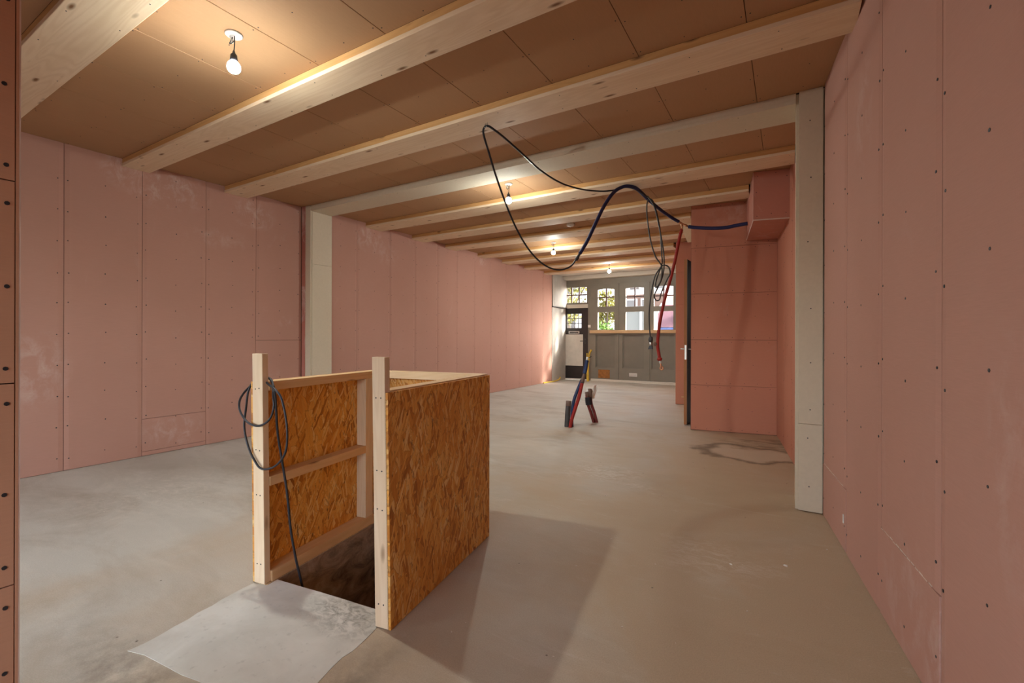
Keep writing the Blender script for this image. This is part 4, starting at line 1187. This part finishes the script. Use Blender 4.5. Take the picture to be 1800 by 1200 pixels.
house('pale_upper_house', 'pale rendered gable house rising behind the brown brick house', -10.2, -3.2, 33, 38, 7.5, M['render_bright'],
      [(-9.9, -9.1, 4.6, 5.8), (-8.3, -7.4, 4.6, 5.8)])
tl = empty('tiled_house', (-5.2, 23, -0.05))
tag(tl, 'maroon tiled roof with white dormer and blue gutter seen through the right garage window', 'building')
MB().box((-5.95, 23.2, -0.05), (-3.0, 26, 1.70)).build('wall', M['brown_brick'], tl)
roof = MB().prism([(-5.90, 23.0, 1.72), (-5.90, 26.0, 1.72), (-5.90, 25.2, 2.95)], (2.9, 0, 0)).build('roof', M['roof_tile'], tl)
MB().box((-5.95, 22.9, 1.60), (-3.0, 23.02, 1.70)).build('gutter', M['gutter_blue'], tl)
MB().hexa([(-6.02, 22.95, 1.70), (-5.9, 22.95, 1.70), (-5.9, 26, 1.72), (-6.02, 26, 1.72), (-5.80, 25.1, 3.05), (-5.70, 25.1, 3.05), (-5.70, 25.3, 3.05), (-5.80, 25.3, 3.05)]).build('verge_board', M['render_white'], tl)
dm = grid_frame(MB(), -4.75, -4.20, 2.00, 2.47, [(-4.66, -4.29, 2.08, 2.39)], 23.45, 23.60).box((-4.75, 23.6, 2.0), (-4.20, 24.6, 2.47)).build('dormer', M['render_white'], tl)
MB().box((-4.66, 23.5, 2.08), (-4.29, 23.55, 2.39)).build('pane', M['dark_glass'], dm)
house('grey_house', 'plain white garage wall beside the pebble-dashed outbuilding across the street', -9.6, -7.7, 22.5, 25, 2.3, M['render_white'], [])

def leaf_ball(mb, ctr, rad, n, size, rnd):
    ctr = Vector(ctr)
    for _ in range(n):
        d = Vector((rnd.gauss(0, 1), rnd.gauss(0, 1), rnd.gauss(0, 1))).normalized()
        p = ctr + Vector((d.x * rad[0], d.y * rad[1], d.z * rad[2])) * (rnd.random() ** 0.4)
        a = Vector((rnd.gauss(0, 1), rnd.gauss(0, 1), rnd.gauss(0, 1))).normalized()
        b = a.cross(Vector((rnd.gauss(0, 1), rnd.gauss(0, 1), rnd.gauss(0, 1)))).normalized()
        s_ = size * rnd.uniform(.6, 1.3)
        mb.add([p - a * s_, p + b * s_ * .5, p + a * s_, p - b * s_ * .5 + a.cross(b) * s_ * .15], [(0, 1, 2, 3)])
def tree(label, x, y, h, cr_, mat, n, size, seed, cat='tree', name='street_tree'):
    rnd = random.Random(seed)
    t = empty(name, (x, y, -0.05))
    tag(t, label, cat)
    tm = MB().tube([(x, y, -0.05), (x + .05, y, h * .35), (x - .03, y, h * .6)], [0.11, 0.08, 0.05], 8)
    for i in range(4):
        a = i * 1.7 + seed
        tm.tube([(x, y, h * (.35 + .05 * i)), (x + math.cos(a) * cr_[0] * .5, y + math.sin(a) * cr_[1] * .5, h * (.6 + .05 * i)), (x + math.cos(a) * cr_[0] * .8, y + math.sin(a) * cr_[1] * .8, h * (.75 + .05 * i))], [0.05, 0.03, 0.012], 6)
    tm.build('trunk', M['bark'], t)
    fm = MB()
    for i in range(7):
        a = i * 2.4 + seed
        leaf_ball(fm, (x + math.cos(a) * cr_[0] * .55, y + math.sin(a) * cr_[1] * .55, h - cr_[2] + math.sin(i * 1.9) * cr_[2] * .5), (cr_[0] * .5, cr_[1] * .5, cr_[2] * .5), n // 7, size, rnd)
    tag(fm.build('foliage', mat, t), kind='stuff')
    return t
tree('yellow-green street tree seen through the transom over the black door', -8.2, 18.4, 4.6, (1.3, 1.0, 1.5), M['leaf_yellow'], 1700, 0.09, 3)
tree('yellow-green street tree seen through the left garage window', -7.6, 21.6, 3.6, (0.8, 0.5, 1.0), M['leaf_yellow'], 1100, 0.09, 8)
sh = empty('garden_shrub', (-6.35, 17.8, -0.05))
tag(sh, 'bright green shrub outside the lower left garage window', 'shrub')
rnd = random.Random(5)
fm = MB()
leaf_ball(fm, (-6.45, 17.9, 0.95), (0.75, 0.6, 0.98), 1500, 0.075, rnd)
tag(fm.build('foliage', M['leaf_green'], sh), kind='stuff')
MB().tube([(-6.4, 17.9, -0.05), (-6.42, 17.9, 0.8)], 0.05, 8).build('stem', M['bark'], sh)
